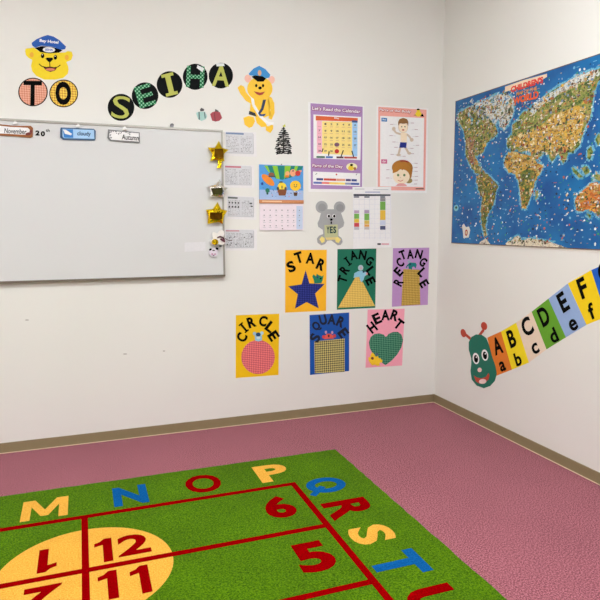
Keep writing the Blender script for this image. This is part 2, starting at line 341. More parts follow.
# foil stars: puffed, five points
def foil(rgb, rough=.16):
    m, nt, b = base_mat('foil_%d' % rgb[2]); N = nt.nodes; K = nt.links
    tc = N.new('ShaderNodeTexCoord'); n = N.new('ShaderNodeTexNoise'); n.inputs['Scale'].default_value = 38; K.new(tc.outputs['Object'], n.inputs['Vector'])
    bp = N.new('ShaderNodeBump'); bp.inputs['Strength'].default_value = .5; bp.inputs['Distance'].default_value = .01; K.new(n.outputs['Fac'], bp.inputs['Height']); K.new(bp.outputs[0], b.inputs['Normal'])
    b.inputs['Base Color'].default_value = L(rgb); b.inputs['Metallic'].default_value = 1; b.inputs['Roughness'].default_value = rough; return m
GOLD = foil((248, 214, 30)); SILV = foil((244, 244, 238)); GOLD_REFL = foil((92, 62, 12), .3); SILV_REFL = foil((70, 70, 40), .3)
def foil_star(label, pts, cen, mt, mid, tail=None):
    c = on_board(*cen)
    t = BThing('foil_star', label, 'balloon', cen, 'foil stars on the whiteboard edge', .032)
    P = [on_board(*p) for p in pts]; n = len(P)
    m = MB(); mi = m.mi(mt)
    # rings: back, rim, shoulder, flat middle
    m.v = []
    for sc, z in ((.93, .002), (1, .012), (.8, .026), (.5, .036), (.42, .038)):
        for i, p in enumerate(P):
            k = sc if (i % 2 == 0 or sc > .9) else min(1, sc*1.28)
            m.v.append((c[0]+(p[0]-c[0])*k, c[1]+(p[1]-c[1])*k, z))
    for r in range(4):
        for i in range(n):
            j = (i+1) % n; a = r*n
            m.f.append((a+i, a+j, a+n+j, a+n+i)); m.m.append(mi)
    m.f.append(tuple(range(4*n, 5*n))); m.m.append(mi); m.f.append(tuple(range(n))[::-1]); m.m.append(mi)
    t.add('foil_body', m)
    m = MB(on_board); m.poly(mid, .0382, .0395, GOLD_REFL if mt is GOLD else SILV_REFL); t.add('painted_reflection', m, label='dark reflection painted in the middle of the star')  # dark foil colour stands in for the room mirrored in the flat middle
    m = MB(); m.ell(c[0]-.012, c[1], .01, .01, -.0064, .0019, DGREY, raw=True); t.add('back_magnet', m)
    if tail:
        m = MB(on_board); m.poly(tail, .006, .016, mt); t.add('tail', m)
    return t
def q(off, s, L_): return [(off[0]+a/s, off[1]+b/s) for a, b in L_]
foil_star('gold foil star with a tail, topmost on the right edge of whiteboard', q((202, 138), 20, [(325, 60), (375, 200), (525, 240), (415, 330), (440, 475), (300, 440), (150, 470), (195, 330), (100, 195), (240, 205)]), (217.5, 154), GOLD,
          q((202, 138), 20, [(225, 235), (385, 230), (405, 330), (385, 415), (215, 410)]), q((202, 138), 20, [(300, 440), (385, 440), (375, 520), (365, 610), (290, 610), (310, 520)]))
foil_star('silver foil star between the two gold stars on whiteboard edge', q((202, 172), 20, [(335, 140), (385, 290), (520, 322), (425, 380), (430, 510), (290, 490), (140, 515), (150, 370), (95, 275), (240, 265)]), (216, 189), SILV,
          q((202, 172), 20, [(150, 335), (375, 320), (390, 400), (360, 460), (190, 460)]))
foil_star('gold foil star without a tail, lower one on whiteboard edge', q((202, 199), 20, [(300, 60), (360, 200), (495, 235), (420, 340), (405, 500), (300, 460), (100, 500), (110, 340), (70, 215), (200, 200)]), (216.3, 212.5), GOLD,
          q((202, 199), 20, [(130, 270), (370, 270), (375, 400), (300, 420), (130, 400)]))
# white foil charm below the stars
t = BThing('foil_ornament', 'crumpled white foil ornament with gold and plum patches under the foil stars', 'ornament', (216, 237), None, .032)
PW = foil((240, 238, 232), .45); PW.node_tree.nodes['Principled BSDF'].inputs['Metallic'].default_value = .35
m = t.mb(); m.poly(q((202, 224), 20, [(300, 190), (325, 150), (370, 110), (420, 140), (430, 200), (410, 260), (440, 320), (450, 370), (400, 420), (300, 400), (180, 420), (150, 350), (210, 290), (190, 220), (210, 160), (250, 170)]), .001, .016, PW); t.add('foil_body', m)
m = t.mb(); m.ell(242, 357, 62, 60, .0162, .026, GOLD, 0, 20, (202, 224), 20); t.add('gold_patch', m)
m = t.mb(); m.band([(290, 275), (340, 250), (395, 265), (440, 330)], 26, .0162, .022, mat((95, 55, 66), .5), (202, 224), 20); m.poly([(340, 300), (380, 285), (450, 350), (430, 365), (370, 330)], .0162, .022, mat((112, 62, 76), .5), (202, 224), 20)
m.band([(450, 285), (520, 325), (590, 330)], 12, .002, .006, mat((95, 60, 66), .5), (202, 224), 20); t.add('ribbon', m)
m = t.mb(); m.ell(350, 440, 30, 18, .0162, .02, mat((70, 76, 84), .5), 0, 12, (202, 224), 20); t.add('grey_bead', m)
m = t.mb(); m.ell(205, 330, 22, 22, -.0064, .0009, DGREY, off=(202, 224), sc=20); t.add('back_magnet', m)
t = BThing('face_magnet', 'round pale face magnet with dark ears low on the whiteboard edge', 'magnet', (213.4, 252), None, BD)
m = t.mb(); m.ell(213.2, 252.3, 4.5, 4.6, .001, .012, mat((222, 216, 226), .4)); t.add('face', m)
m = t.mb(); m.ell(210, 249.4, 1.5, 1, .0121, .0135, BLACK, 30); t.add('ear', m)
m = t.mb(); m.ell(216.6, 248.6, 1.5, 1.1, .0121, .0135, BLACK, -30); t.add('ear', m)
m = t.mb(); m.ell(213.3, 250.4, 1.4, .5, .0121, .013, BLACK); t.add('eyes', m)
m = t.mb(); m.ell(211.8, 254, 1, .6, .0121, .013, mat((190, 120, 160), .5)); m.ell(214.6, 254, 1, .6, .0121, .013, mat((190, 120, 160), .5)); m.ell(213.2, 255.4, .8, .5, .0121, .013, DGREY); t.add('cheeks', m)

# ------------------------------------------------------------------ laminated sheets right of the board
def rquad(c, w=None):      # a true rectangle through four measured corners (TL TR BR BL)
    P = [bk(*p) for p in c]
    cx = sum(p[0] for p in P)/4; cz = sum(p[1] for p in P)/4
    dx = (P[1][0]-P[0][0]+P[2][0]-P[3][0])/2; dz = (P[1][1]-P[0][1]+P[2][1]-P[3][1])/2
    w_ = math.hypot(dx, dz); h_ = ((P[0][1]-P[3][1])+(P[1][1]-P[2][1]))/2; a = math.atan2(dz, dx)
    if w: w_, h_ = w
    ca, sa = math.cos(a), math.sin(a)
    def loc(u, v): X, Y = (u-.5)*w_, (.5-v)*h_; return (cx+X*ca-Y*sa, cz+X*sa+Y*ca)
    loc.c = (cx, cz); loc.a = math.degrees(a); loc.w = w_; loc.h = h_
    return loc
LAM = mat((236, 235, 236), .22, name='laminate_film'); 
SH = [([(224.6, 130.8), (256.8, 132.4), (256, 156.8), (225, 156)], (110, 132, 168), 'blue', 'topmost', 'ruled text in two columns'),
      ([(224, 164.5), (255, 165.6), (253.4, 188), (224, 187.5)], (196, 110, 126), 'red', 'second from top', 'ruled text in two columns'),
      ([(226, 195.4), (257.2, 196.8), (256, 220), (227, 219)], (96, 104, 100), 'short dark', 'third from top', 'rows of small dark figures'),
      ([(224.6, 228.6), (257.6, 229.6), (256.2, 250), (224.4, 251)], (200, 140, 150), 'thin pink', 'lowest', 'dense text in three columns')]
INK = [mat((170, 171, 176), .6), mat((182, 180, 184), .6), mat((152, 152, 157), .6)]
for i, (c, rgb, nm, pos, txt) in enumerate(SH):
    g = rquad(c)
    t = Thing('laminated_sheet', 'small white laminated sheet with %s heading line, %s of four beside whiteboard' % (nm, pos), 'sheet', 'back', g.c, 'laminated sheets beside the whiteboard')
    m = MB(g); m.box(0, 0, 1, 1, Z(0), Z(1), LAM); m.box(.03, .03, .9, .9, Z(1)+.0001, Z(2), mat((214, 216, 220), .3)); t.add('sheet', m)
    m = MB(g); m.box(.04, .055, (.6, .56, .36, .45)[i], (.125, .125, .125, .11)[i], Z(2)+.0001, Z(3), mat(rgb, .5)); t.add('heading_bar', m)
    m = MB(g)
    m.band([(.9, .08), (.9, .86), (.04, .86)], .012, Z(2)+.0001, Z(3), INK[0])
    cols = ((.05, .44), (.5, .86)) if i < 3 else ((.06, .32), (.36, .6), (.64, .88))
    for x0, x1 in cols:
        for r in range(11):
            y = .19+r*.06; x = x0
            while x < x1:
                w = random.uniform(.02, .08)
                if random.random() < .88: m.box(x, y, min(x+w, x1), y+random.uniform(.015, .035), Z(2)+.0001, Z(3), random.choice(INK))
                x += w+random.uniform(.01, .04)
    if i == 2:
        for k in range(4):
            m.ell(.09+k*.1, .3, .028, .04, Z(3)+.0001, Z(4), DGREY, n=8); m.ell(.09+k*.1, .47, .028, .045, Z(3)+.0001, Z(4), mat((50, 50, 54), .6), n=6)
        m.ell(.8, .3, .05, .03, Z(3)+.0001, Z(4), DGREY, n=8); m.ell(.83, .42, .045, .03, Z(3)+.0001, Z(4), DGREY, n=8)
    if i == 3:
        for k in range(9): m.ell(random.uniform(.08, .86), random.uniform(.35, .75), .02, .03, Z(3)+.0001, Z(4), DGREY, n=6)
    t.add('printed_text', m)

# ------------------------------------------------------------------ letter discs and wall figures
RIM = BLACK
SAL = checks((236, 178, 156), (214, 138, 110), .009, name='salmon_fabric'); YEL2 = checks((244, 214, 90), (206, 150, 56), .01, name='yellow_fabric')
A1 = (15, 30)
def disc(ch, cu, cv, rx, ry, inner, gm, gw, gh, ang, off, sc, label, bold=.02, gu=0, gv=0, tape=None):
    o = bk(off[0]+cu/sc, off[1]+cv/sc)
    t = Thing('letter_disc', label, 'disc', 'back', o, 'letter discs above the whiteboard')
    m = t.mb(); m.ell(cu, cv, rx, ry, Z(0), Z(1), RIM if inner else mat((8, 11, 13), .7, name='black_card', spec=.12), n=48, off=off, sc=sc); t.add('card', m)
    if inner: m = t.mb(); m.ell(cu, cv, rx*.93, ry*.93, Z(1)+.0001, Z(2), inner, n=48, off=off, sc=sc); t.add('inner_face', m)
    m = t.mb(); m.text(ch, cu+gu, cv+gv, gw, gh, ang, Z(2)+.0001, Z(3), gm, bold, off, sc); t.add('letter', m)
    if tape: m = t.mb(); m.poly(tape, Z(3)+.0001, Z(4), mat((225, 230, 228), .15), off, sc); t.add('tape', m)  # tape with its glare put into the white colour
disc('T', 135, 465, 111, 107, SAL, BLACK, 138, 182, -1, A1, 7.5, 'round salmon disc with black letter T, below the bear head', .02, -3, 8)
disc('O', 365, 476, 108, 104, YEL2, BLACK, 118, 176, 2, A1, 7.5, 'round yellow patterned disc with black letter O, below the bear head', .05, -3, -1)
OLG = mat((186, 190, 88), .6, name='lime_paper'); GDT = checks((16, 110, 66), (150, 205, 170), .016, name='green_dotted_paper', dots=.32)
B1, s1 = (100, 60), 600/140
disc('S', 90, 203, 57, 58, None, OLG, 76, 96, -8, B1, s1, 'round black disc with lime letter S, lowest in the rising row', .0)
disc('E', 193, 153, 57, 57, None, GDT, 72, 94, 17, B1, s1, 'round black disc with green dotted letter E', .02)
disc('I', 298, 105, 55, 57, None, OLG, 52, 96, 14, B1, s1, 'round black disc with lime letter I', .02)
disc('H', 408, 72, 53, 56, None, GDT, 76, 92, -3, B1, s1, 'round black disc with green dotted letter H', .02, tape=[(418, 22), (446, 36), (438, 52), (414, 34)])
disc('A', 518, 67, 52, 55, None, OLG, 74, 92, -3, B1, s1, 'round black disc with lime letter A, nearest the walking bear', .02, tape=[(496, 14), (530, 14), (534, 26), (500, 28)])
t = None
# serif ends on the I
# bear head
o = bk(48, 60); t = Thing('bear_head_cutout', 'yellow smiling paper bear head in a blue cap above two letter discs', 'decoration', 'back', o)
YB = mat((242, 214, 20), .5, name='yellow_card'); CB = mat((22, 88, 178), .5, name='blue_card')
m = t.mb(); m.poly([(80, 140), (140, 132), (180, 160), (300, 172), (378, 168), (395, 158), (425, 162), (434, 190), (422, 225), (385, 240), (398, 270), (402, 300), (395, 330), (360, 360), (300, 372), (220, 372), (160, 345), (130, 310), (120, 270), (130, 225), (100, 208), (82, 188), (76, 160)], Z(0), Z(1), YB, A1, 7.5); t.add('head', m)
for u, v in ((125, 186), (388, 206)): m = t.mb(); m.ell(u, v, 15, 20, Z(1)+.0001, Z(2), mat((238, 178, 50), .5), off=A1, sc=7.5); t.add('inner_ear', m)
m = t.mb(); m.poly([(125, 97), (160, 70), (205, 50), (245, 38), (290, 50), (335, 78), (383, 125), (375, 145), (340, 148), (280, 126), (200, 118), (150, 132), (128, 115)], Z(1)+.0001, Z(2), CB, A1, 7.5); t.add('cap', m)
m = t.mb(); m.poly([(148, 135), (200, 121), (280, 128), (357, 152), (330, 170), (260, 176), (190, 166)], Z(2)+.0001, Z(3), BLACK, A1, 7.5); t.add('cap_visor', m)
m = t.mb(); m.ell(255, 149, 46, 20, Z(3)+.0001, Z(4), PAPER, -2, off=A1, sc=7.5); m.text('SEIHA', 255, 149, 60, 16, -3, Z(4)+.0001, Z(5), CB, .02, A1, 7.5); t.add('cap_badge', m)
m = t.mb(); m.text('Bay Hotel', 255, 89, 142, 28, -6, Z(2)+.0001, Z(3), WHITE, .035, A1, 7.5); t.add('cap_lettering', m)
for u, v in ((207, 194), (303, 205)): m = t.mb(); m.ell(u, v, 13, 18, Z(1)+.0001, Z(2), BLACK, off=A1, sc=7.5); m.ell(u-2, v-8, 4, 4, Z(2)+.0001, Z(3), WHITE, n=10, off=A1, sc=7.5); t.add('eye', m)
m = t.mb(); m.poly([(228, 215), (240, 208), (280, 208), (287, 218), (268, 238), (262, 242), (250, 238)], Z(1)+.0001, Z(2), BLACK, A1, 7.5); m.band([(260, 238), (262, 276)], 6, Z(1)+.0001, Z(2), BLACK, A1, 7.5); t.add('nose', m)
m = t.mb(); m.band([(180, 254), (200, 272), (235, 281), (262, 277), (290, 283), (320, 278), (341, 262)], 6, Z(1)+.0001, Z(2), BLACK, A1, 7.5)
m.poly([(212, 280), (262, 276), (315, 284), (300, 304), (265, 315), (235, 304)], Z(1)+.0001, Z(2)-.0001, mat((110, 30, 24), .6), A1, 7.5); m.ell(265, 297, 34, 10, Z(2), Z(3), mat((214, 128, 96), .6), off=A1, sc=7.5); t.add('mouth', m)
# walking bear
A2 = (230, 60); o = bk(259, 100)
t = Thing('walking_bear_cutout', 'orange-yellow paper bear in a blue cap waving, full length on the wall', 'decoration', 'back', o)
OY = mat((250, 202, 50), .5, name='warm_yellow_card'); PK = mat((244, 190, 170), .5)
def p2(name, pts, z, mt): m = t.mb(); m.poly(pts, Z(z)+.0001, Z(z+1), mt, A2, 6); return t.add(name, m)
m = t.mb()
for pts in ([(125, 228), (235, 228), (245, 330), (195, 350), (118, 330)], [(45, 165), (65, 150), (85, 160), (97, 195), (130, 232), (125, 262), (95, 245), (60, 200)],
            [(228, 215), (250, 225), (266, 260), (268, 318), (250, 358), (230, 350), (244, 300), (228, 262)], [(80, 347), (112, 335), (142, 342), (150, 368), (135, 400), (115, 408), (88, 388)],
            [(150, 340), (195, 345), (225, 400), (188, 402), (160, 378)], [(216, 400), (238, 395), (260, 380), (258, 415), (242, 438), (215, 422)]):
    m.poly(pts, Z(0), Z(1), OY, A2, 6)
t.add('body', m)
for u, v in ((108, 112), (248, 120)): m = t.mb(); m.ell(u, v, 20, 24, Z(0), Z(1), PK, 20 if u < 200 else -20, off=A2, sc=6); t.add('ear', m)
m = t.mb(); m.ell(179, 172, 76, 70, Z(1)+.0001, Z(2), OY, n=40, off=A2, sc=6); t.add('head', m)
p2('cap', [(112, 82), (140, 52), (175, 35), (212, 55), (241, 88), (236, 106), (205, 112), (140, 95), (118, 92)], 2, mat((50, 142, 210), .5))
p2('cap_visor', [(128, 100), (150, 93), (195, 98), (216, 112), (200, 130), (165, 130)], 3, BLACK)
m = t.mb(); m.ell(177, 78, 11, 17, Z(3)+.0001, Z(4), mat((222, 170, 130), .5), off=A2, sc=6); t.add('cap_badge', m)
for u in (157, 198): m = t.mb(); m.ell(u, 154, 7, 10, Z(2)+.0001, Z(3), BLACK, n=12, off=A2, sc=6); t.add('eye', m)
m = t.mb(); m.ell(180, 168, 11, 9, Z(2)+.0001, Z(3), BLACK, n=12, off=A2, sc=6); t.add('nose', m)
m = t.mb(); m.poly([(142, 188), (180, 196), (210, 190), (195, 208), (178, 213), (160, 206)], Z(2)+.0001, Z(3), mat((176, 60, 44), .5), A2, 6); t.add('mouth', m)
m = t.mb(); m.band([(132, 215), (140, 270), (180, 335), (225, 378), (262, 382)], 17, Z(1)+.0001, Z(2)-.0001, WHITE, A2, 6); t.add('white_sash', m)
p2('dark_strap', [(198, 238), (217, 238), (200, 298), (180, 325), (168, 318), (186, 290)], 1, mat((30, 50, 84), .5))
m = t.mb(); m.poly([(115, 305), (150, 318), (160, 340), (112, 326)], Z(1)+.0001, Z(2), mat((28, 34, 46), .5), A2, 6); m.poly([(168, 320), (192, 326), (214, 322), (206, 338), (178, 336)], Z(2)+.0001, Z(3), mat((36, 70, 130), .5), A2, 6); t.add('belt', m)
# gift stickers
A3 = (190, 100); sc3 = 600/36
t = Thing('gift_sticker', 'small pale teal gift parcel sticker with dark bow, left of the red one', 'sticker', 'back', bk(201, 115), 'gift stickers above the whiteboard')
m = t.mb(); m.poly([(100, 215), (150, 195), (250, 195), (285, 270), (265, 320), (190, 350), (135, 320)], Z(0), Z(1), mat((170, 210, 202), .5), A3, sc3); t.add('parcel', m)
m = t.mb(); m.poly([(140, 200), (160, 200), (165, 330), (145, 325)], Z(1)+.0001, Z(2), mat((76, 96, 96), .5), A3, sc3); m.poly([(232, 200), (250, 210), (262, 300), (245, 310)], Z(1)+.0001, Z(2), mat((76, 96, 96), .5), A3, sc3); t.add('ribbon', m)
m = t.mb(); m.poly([(170, 190), (165, 155), (190, 130), (235, 155), (230, 185)], Z(2)+.0001, Z(3), mat((84, 82, 82), .5), A3, sc3); t.add('bow', m)
t = Thing('gift_sticker', 'small red gift parcel sticker with dark bow, right of the teal one', 'sticker', 'back', bk(216, 115), 'gift stickers above the whiteboard')
m = t.mb(); m.poly([(335, 235), (370, 205), (430, 185), (500, 205), (535, 300), (490, 345), (430, 360), (370, 345)], Z(0), Z(1), mat((166, 66, 76), .5), A3, sc3); t.add('parcel', m)
m = t.mb(); m.poly([(395, 215), (415, 205), (430, 355), (410, 355)], Z(1)+.0001, Z(2), mat((132, 52, 62), .5), A3, sc3); t.add('ribbon', m)
m = t.mb(); m.poly([(415, 190), (420, 150), (445, 165), (480, 185), (470, 200)], Z(2)+.0001, Z(3), mat((80, 78, 76), .5), A3, sc3); t.add('bow', m)
# tree
A4 = (270, 120)
t = Thing('tree_sticker', 'black brush-stroke fir tree sticker with a tiny yellow star tip', 'sticker', 'back', bk(283, 140))
m = t.mb(); TR = mat((34, 36, 34), .6)
m.poly([(198, 90), (210, 90), (214, 480), (194, 480)], Z(0), Z(1), TR, A4, 15)
k = 0
for y, hw in ((125, 22), (150, 44), (182, 62), (212, 82), (240, 78), (268, 94), (300, 100), (328, 96), (358, 112), (385, 118), (415, 124), (442, 118), (470, 112), (494, 118)):
    n_ = max(2, int(hw/12))
    for i in range(n_):
        if random.random() < .12: continue
        x = 203+hw*(2*(i+random.random())/n_-1); dr = (x-203)/hw
        l = random.uniform(18, 34); w = random.uniform(8, 14)
        m.ell(x-dr*8, y+abs(dr)*10+random.uniform(-5, 5), l, w, Z(1)+.0001+.0001*(k % 3), Z(2), TR, -dr*22+random.uniform(-14, 14), 9, A4, 15); k += 1
t.add('branches', m)
m = t.mb(); m.poly([(197, 105), (185, 85), (205, 82), (225, 55), (228, 85), (238, 95), (215, 105)], Z(2)+.0001, Z(3), mat((205, 205, 70), .5), A4, 15); t.add('star_tip', m)

# ------------------------------------------------------------------ calendar
A5 = (255, 160); s5 = 600/52
g = rquad([(258.6, 164.8), (303, 165.8), (302.6, 230.4), (259.8, 230)])
t = Thing('wall_calendar', 'open wall calendar with hot-air balloon picture above a pale date page', 'calendar', 'back', g.c)
m = MB(g); m.box(0, 0, 1, .53, .001, .009, mat((82, 158, 226), .4)); m.box(.0, .38, 1, .53, .0091, .0094, mat((166, 192, 232), .4)); t.add('picture_page', m)
z1, z2, z3, z4 = .0096, .0102, .0108, .0114
TEAL = mat((10, 130, 120), .4); LG = mat((140, 200, 50), .4)
m = t.mb(); m.poly([(100, 66), (550, 72), (505, 165), (400, 205), (310, 228), (235, 215), (160, 140)], z1, z2, TEAL, A5, s5)
for pts in ([(100, 66), (138, 66), (170, 145), (152, 142)], [(195, 67), (252, 67), (280, 225), (238, 214)], [(338, 69), (408, 70), (385, 165), (330, 222)], [(455, 71), (492, 71), (460, 170), (430, 185)]): m.poly(pts, z2, z3, LG, A5, s5)
t.add('striped_balloon', m)
m = t.mb(); m.ell(145, 232, 92, 40, z1, z2, mat((238, 140, 44), .4), -42, off=A5, sc=s5); m.ell(182, 172, 34, 26, z3, z4, mat((140, 88, 60), .4), off=A5, sc=s5); m.ell(190, 192, 44, 9, z4, z4+.0005, DGREY, off=A5, sc=s5); t.add('orange_flyer', m)
m = t.mb(); m.ell(305, 308, 50, 46, z3, z4, mat((246, 216, 60), .4), off=A5, sc=s5); m.poly([(250, 340), (362, 340), (345, 410), (270, 410)], z4, z4+.0005, mat((134, 78, 44), .4), A5, s5); m.ell(258, 330, 14, 20, z4, z4+.001, DGREY, off=A5, sc=s5); m.ell(345, 330, 12, 18, z4, z4+.001, DGREY, off=A5, sc=s5); m.ell(293, 256, 22, 9, z4, z4+.001, DGREY, off=A5, sc=s5); m.ell(305, 315, 6, 20, z4, z4+.001, DGREY, off=A5, sc=s5); t.add('basket_riders', m)
m = t.mb(); m.ell(460, 298, 62, 58, z3, z4, mat((252, 200, 40), .4), off=A5, sc=s5); m.ell(446, 288, 6, 7, z4, z4+.0005, DGREY, off=A5, sc=s5); m.ell(474, 288, 6, 7, z4, z4+.0005, DGREY, off=A5, sc=s5); m.band([(442, 305), (460, 315), (478, 303)], 7, z4, z4+.0005, DGREY, A5, s5); m.poly([(438, 375), (485, 375), (478, 415), (445, 415)], z3, z4, mat((90, 60, 44), .4), A5, s5); t.add('yellow_balloon', m)
m = t.mb(); m.ell(432, 150, 36, 42, z3, z4, mat((240, 170, 130), .4), off=A5, sc=s5); m.ell(368, 160, 26, 30, z3, z4, mat((238, 176, 120), .4), off=A5, sc=s5); m.ell(362, 190, 26, 14, z4, z4+.0004, mat((230, 130, 40), .4), off=A5, sc=s5); m.ell(488, 155, 30, 30, z4, z4+.0004, mat((206, 56, 50), .4), off=A5, sc=s5); m.ell(515, 130, 20, 12, z3, z4, mat((236, 160, 130), .4), off=A5, sc=s5); m.ell(432, 128, 12, 6, z4, z4+.0004, DGREY, off=A5, sc=s5); t.add('animal_riders', m)
m = t.mb(); m.ell(138, 352, 24, 26, z3, z4, mat((40, 120, 90), .4), off=A5, sc=s5); m.poly([(125, 378), (150, 378), (146, 400), (130, 400)], z3, z4, mat((30, 80, 70), .4), A5, s5); t.add('green_balloon', m)
m = t.mb(); CF = [mat(c, .5) for c in ((60, 90, 170), (90, 70, 120), (250, 240, 240), (230, 120, 120), (40, 60, 120))]
for i in range(46): m.ell(random.uniform(60, 545), random.uniform(240, 425), random.uniform(3, 7), random.uniform(3, 7), z1, z2, random.choice(CF), n=6, off=A5, sc=s5)
m.ell(78, 275, 14, 17, z2, z3, mat((30, 60, 150), .5), off=A5, sc=s5); t.add('confetti', m)
m = MB(g); m.box(-.005, .53, 1.005, .585, .0015, .0135, mat((206, 140, 96), .3, .2)); m.box(.05, .545, .5, .565, .0136, .0139, mat((240, 200, 160), .4)); t.add('binding_strip', m)
m = MB(g); m.box(0, .586, 1, 1, .001, .008, mat((240, 228, 236), .4)); m.box(.84, .62, .985, .985, .0081, .0085, mat((196, 212, 236), .4)); t.add('date_page', m)
m = MB(g)
for r in range(4):
    for c_ in range(7):
        x = .1+c_*.135; y = .69+r*.08
        m.box(x-.012, y-.008, x+.012, y+.008, .0086, .009, MGREY); 
        if random.random() < .7: m.box(x-.03, y+.025, x+.03, y+.031, .0086, .009, LGREY)
m.box(.5, .97, .53, .982, .0086, .009, DGREY); t.add('printed_dates', m)
m = MB(g); m.ell(.5, -.012, .012, .009, .001, .012, MGREY, n=10); t.add('hanging_pin', m)

# ------------------------------------------------------------------ posters
A6 = (280, 90)
def ttl(m, s_, u, v, w, h, a, rgb, off, sc):
    for i, (du, dv) in enumerate(((-3, 0), (3, 0), (0, -3), (0, 3), (2, 4))): m.text(s_, u+du, v+dv, w, h, a, Z(2)+.0001, Z(3)-.0001+i*.00002, mat(rgb, .5), .03, off, sc)
    m.text(s_, u, v, w, h, a, Z(3)+.0001, Z(4), WHITE, .02, off, sc)
g = rquad([(307.8, 102), (364.4, 105.8), (362.8, 192.6), (308.8, 191.8)], None)
t = Thing('calendar_poster', 'purple-framed learning poster with a printed month calendar and day bar', 'poster', 'back', g.c, 'learning posters')
m = MB(g); m.box(0, 0, 1, 1, Z(0), Z(1), PAPER); t.add('sheet', m)
PUR = mat((172, 136, 188), .4); 
m = MB(g); m.box(.04, .012, .975, .965, Z(1)+.0001, Z(2), PUR); t.add('purple_ground', m)
m = t.mb(); ttl(m, "Let's Read the Calendar", 338, 119, 290, 22, -4, (140, 40, 110), A6, 6)
ttl(m, 'Parts of the Day', 285, 459, 182, 24, -2, (150, 40, 100), A6, 6); t.add('title', m)
m = t.mb(); m.poly([(200, 147), (486, 162), (482, 421), (200, 409)], Z(2)+.0001, Z(3), WHITE, A6, 6); t.add('calendar_panel', m)
m = t.mb(); m.poly([(214, 155), (466, 169), (465, 190), (214, 183)], Z(3)+.0001, Z(4), mat((222, 100, 52), .5), A6, 6); m.text('May', 340, 170, 30, 12, -3, Z(4)+.0001, Z(5), WHITE, .02, A6, 6); m.poly([(430, 182), (465, 184), (464, 196), (430, 195)], Z(4)+.0001, Z(5), mat((60, 80, 140), .5), A6, 6); t.add('month_bar', m)
m = t.mb(); m.poly([(220, 185), (250, 187), (251, 382), (221, 380)], Z(3)+.0001, Z(4), mat((248, 188, 205), .5), A6, 6); t.add('sunday_column', m)
m = t.mb(); m.poly([(252, 187), (431, 193), (431, 392), (252, 382)], Z(3)+.0001, Z(4), mat((250, 226, 140), .5), A6, 6); t.add('weekday_block', m)
m = t.mb(); m.poly([(433, 193), (464, 195), (463, 398), (433, 396)], Z(3)+.0001, Z(4), mat((160, 206, 244), .5), A6, 6); t.add('saturday_column', m)
m = t.mb(); nn = 0
for r in range(5):
    for c_ in range(7):
        u = 236+c_*35.6; v = 203+r*40.5+c_*1.2
        n_ = r*7+c_
        if 0 < n_ < 32: m.text(str(n_), u, v, 11 if n_ < 10 else 15, 11, 0, Z(4)+.0001, Z(5), mat((90, 74, 70), .5), .03, A6, 6)
        if r < 4: m.box(u-9, v+15, u+9, v+17, Z(4)+.0001, Z(5), mat((190, 150, 130), .5), A6, 6)
t.add('printed_dates', m)
m = t.mb(); m.ell(340, 368, 13, 13, Z(5)+.0001, Z(6), mat((206, 50, 44), .5), off=A6, sc=6); t.add('date_marker', m)
m = t.mb(); m.ell(340, 328, 15, 12, Z(5)+.0001, Z(6), mat((130, 90, 110), .5), off=A6, sc=6); t.add('date_marker', m)
for a, b, c_, d_ in ((250, 372, 258, 352), (290, 395, 294, 368), (365, 400, 379, 362), (441, 404, 430, 365)): m = t.mb(); m.band([(a, b), (c_, d_)], 6, Z(4)+.0001, Z(5), BLACK, A6, 6); t.add('pointer_line', m)
for x0, x1, rgb in ((218, 268, (60, 110, 90)), (274, 316, (60, 110, 180)), (338, 380, (96, 60, 66)), (384, 460, (186, 80, 74))): m = t.mb(); m.poly([(x0, 392+x0*.02), (x1, 392+x1*.02), (x1, 403+x1*.02), (x0, 403+x0*.02)], Z(4)+.0001, Z(5), mat(rgb, .5), A6, 6); t.add('caption_chip', m)
m = t.mb(); m.ell(430, 461, 33, 23, Z(2)+.0001, Z(3), mat((244, 238, 190), .5), off=A6, sc=6); m.ell(425, 468, 17, 15, Z(3)+.0001, Z(4), mat((240, 206, 60), .5), off=A6, sc=6); m.ell(428, 450, 9, 7, Z(4)+.0001, Z(5), BLACK, off=A6, sc=6); m.ell(448, 472, 8, 9, Z(4)+.0001, Z(5), mat((170, 110, 60), .5), off=A6, sc=6); t.add('bear_vignette', m)
m = t.mb(); m.poly([(197, 489), (481, 500), (480, 577), (197, 568)], Z(2)+.0001, Z(3), WHITE, A6, 6); t.add('day_panel', m)
for x0, x1, rgb in ((218, 258, (54, 60, 130)), (262, 336, (206, 76, 60)), (338, 390, (228, 160, 130)), (394, 424, (80, 64, 120)), (428, 460, (58, 74, 140))): m = t.mb(); m.poly([(x0, 528+(x0-200)*.03), (x1, 528+(x1-200)*.03), (x1, 541+(x1-200)*.03), (x0, 541+(x0-200)*.03)], Z(3)+.0001, Z(4), mat(rgb, .5), A6, 6); t.add('day_bar', m)
for x0, x1, rgb in ((200, 250, (90, 110, 180)), (250, 295, (238, 130, 120)), (295, 350, (250, 216, 110)), (350, 390, (250, 230, 120)), (390, 425, (150, 160, 190)), (425, 474, (70, 96, 170))): m = t.mb(); m.poly([(x0, 550+(x0-200)*.03), (x1, 550+(x1-200)*.03), (x1, 562+(x1-200)*.03), (x0, 562+(x0-200)*.03)], Z(3)+.0001, Z(4), mat(rgb, .5), A6, 6); t.add('day_bar', m)
m = t.mb(); m.ell(338, 507, 5, 5, Z(3)+.0001, Z(4), mat((190, 60, 60), .5), off=A6, sc=6); m.band([(212, 508), (222, 499)], 4, Z(3)+.0001, Z(4), MGREY, A6, 6); m.band([(454, 512), (462, 502)], 4, Z(3)+.0001, Z(4), MGREY, A6, 6)
t.add('day_symbols', m)

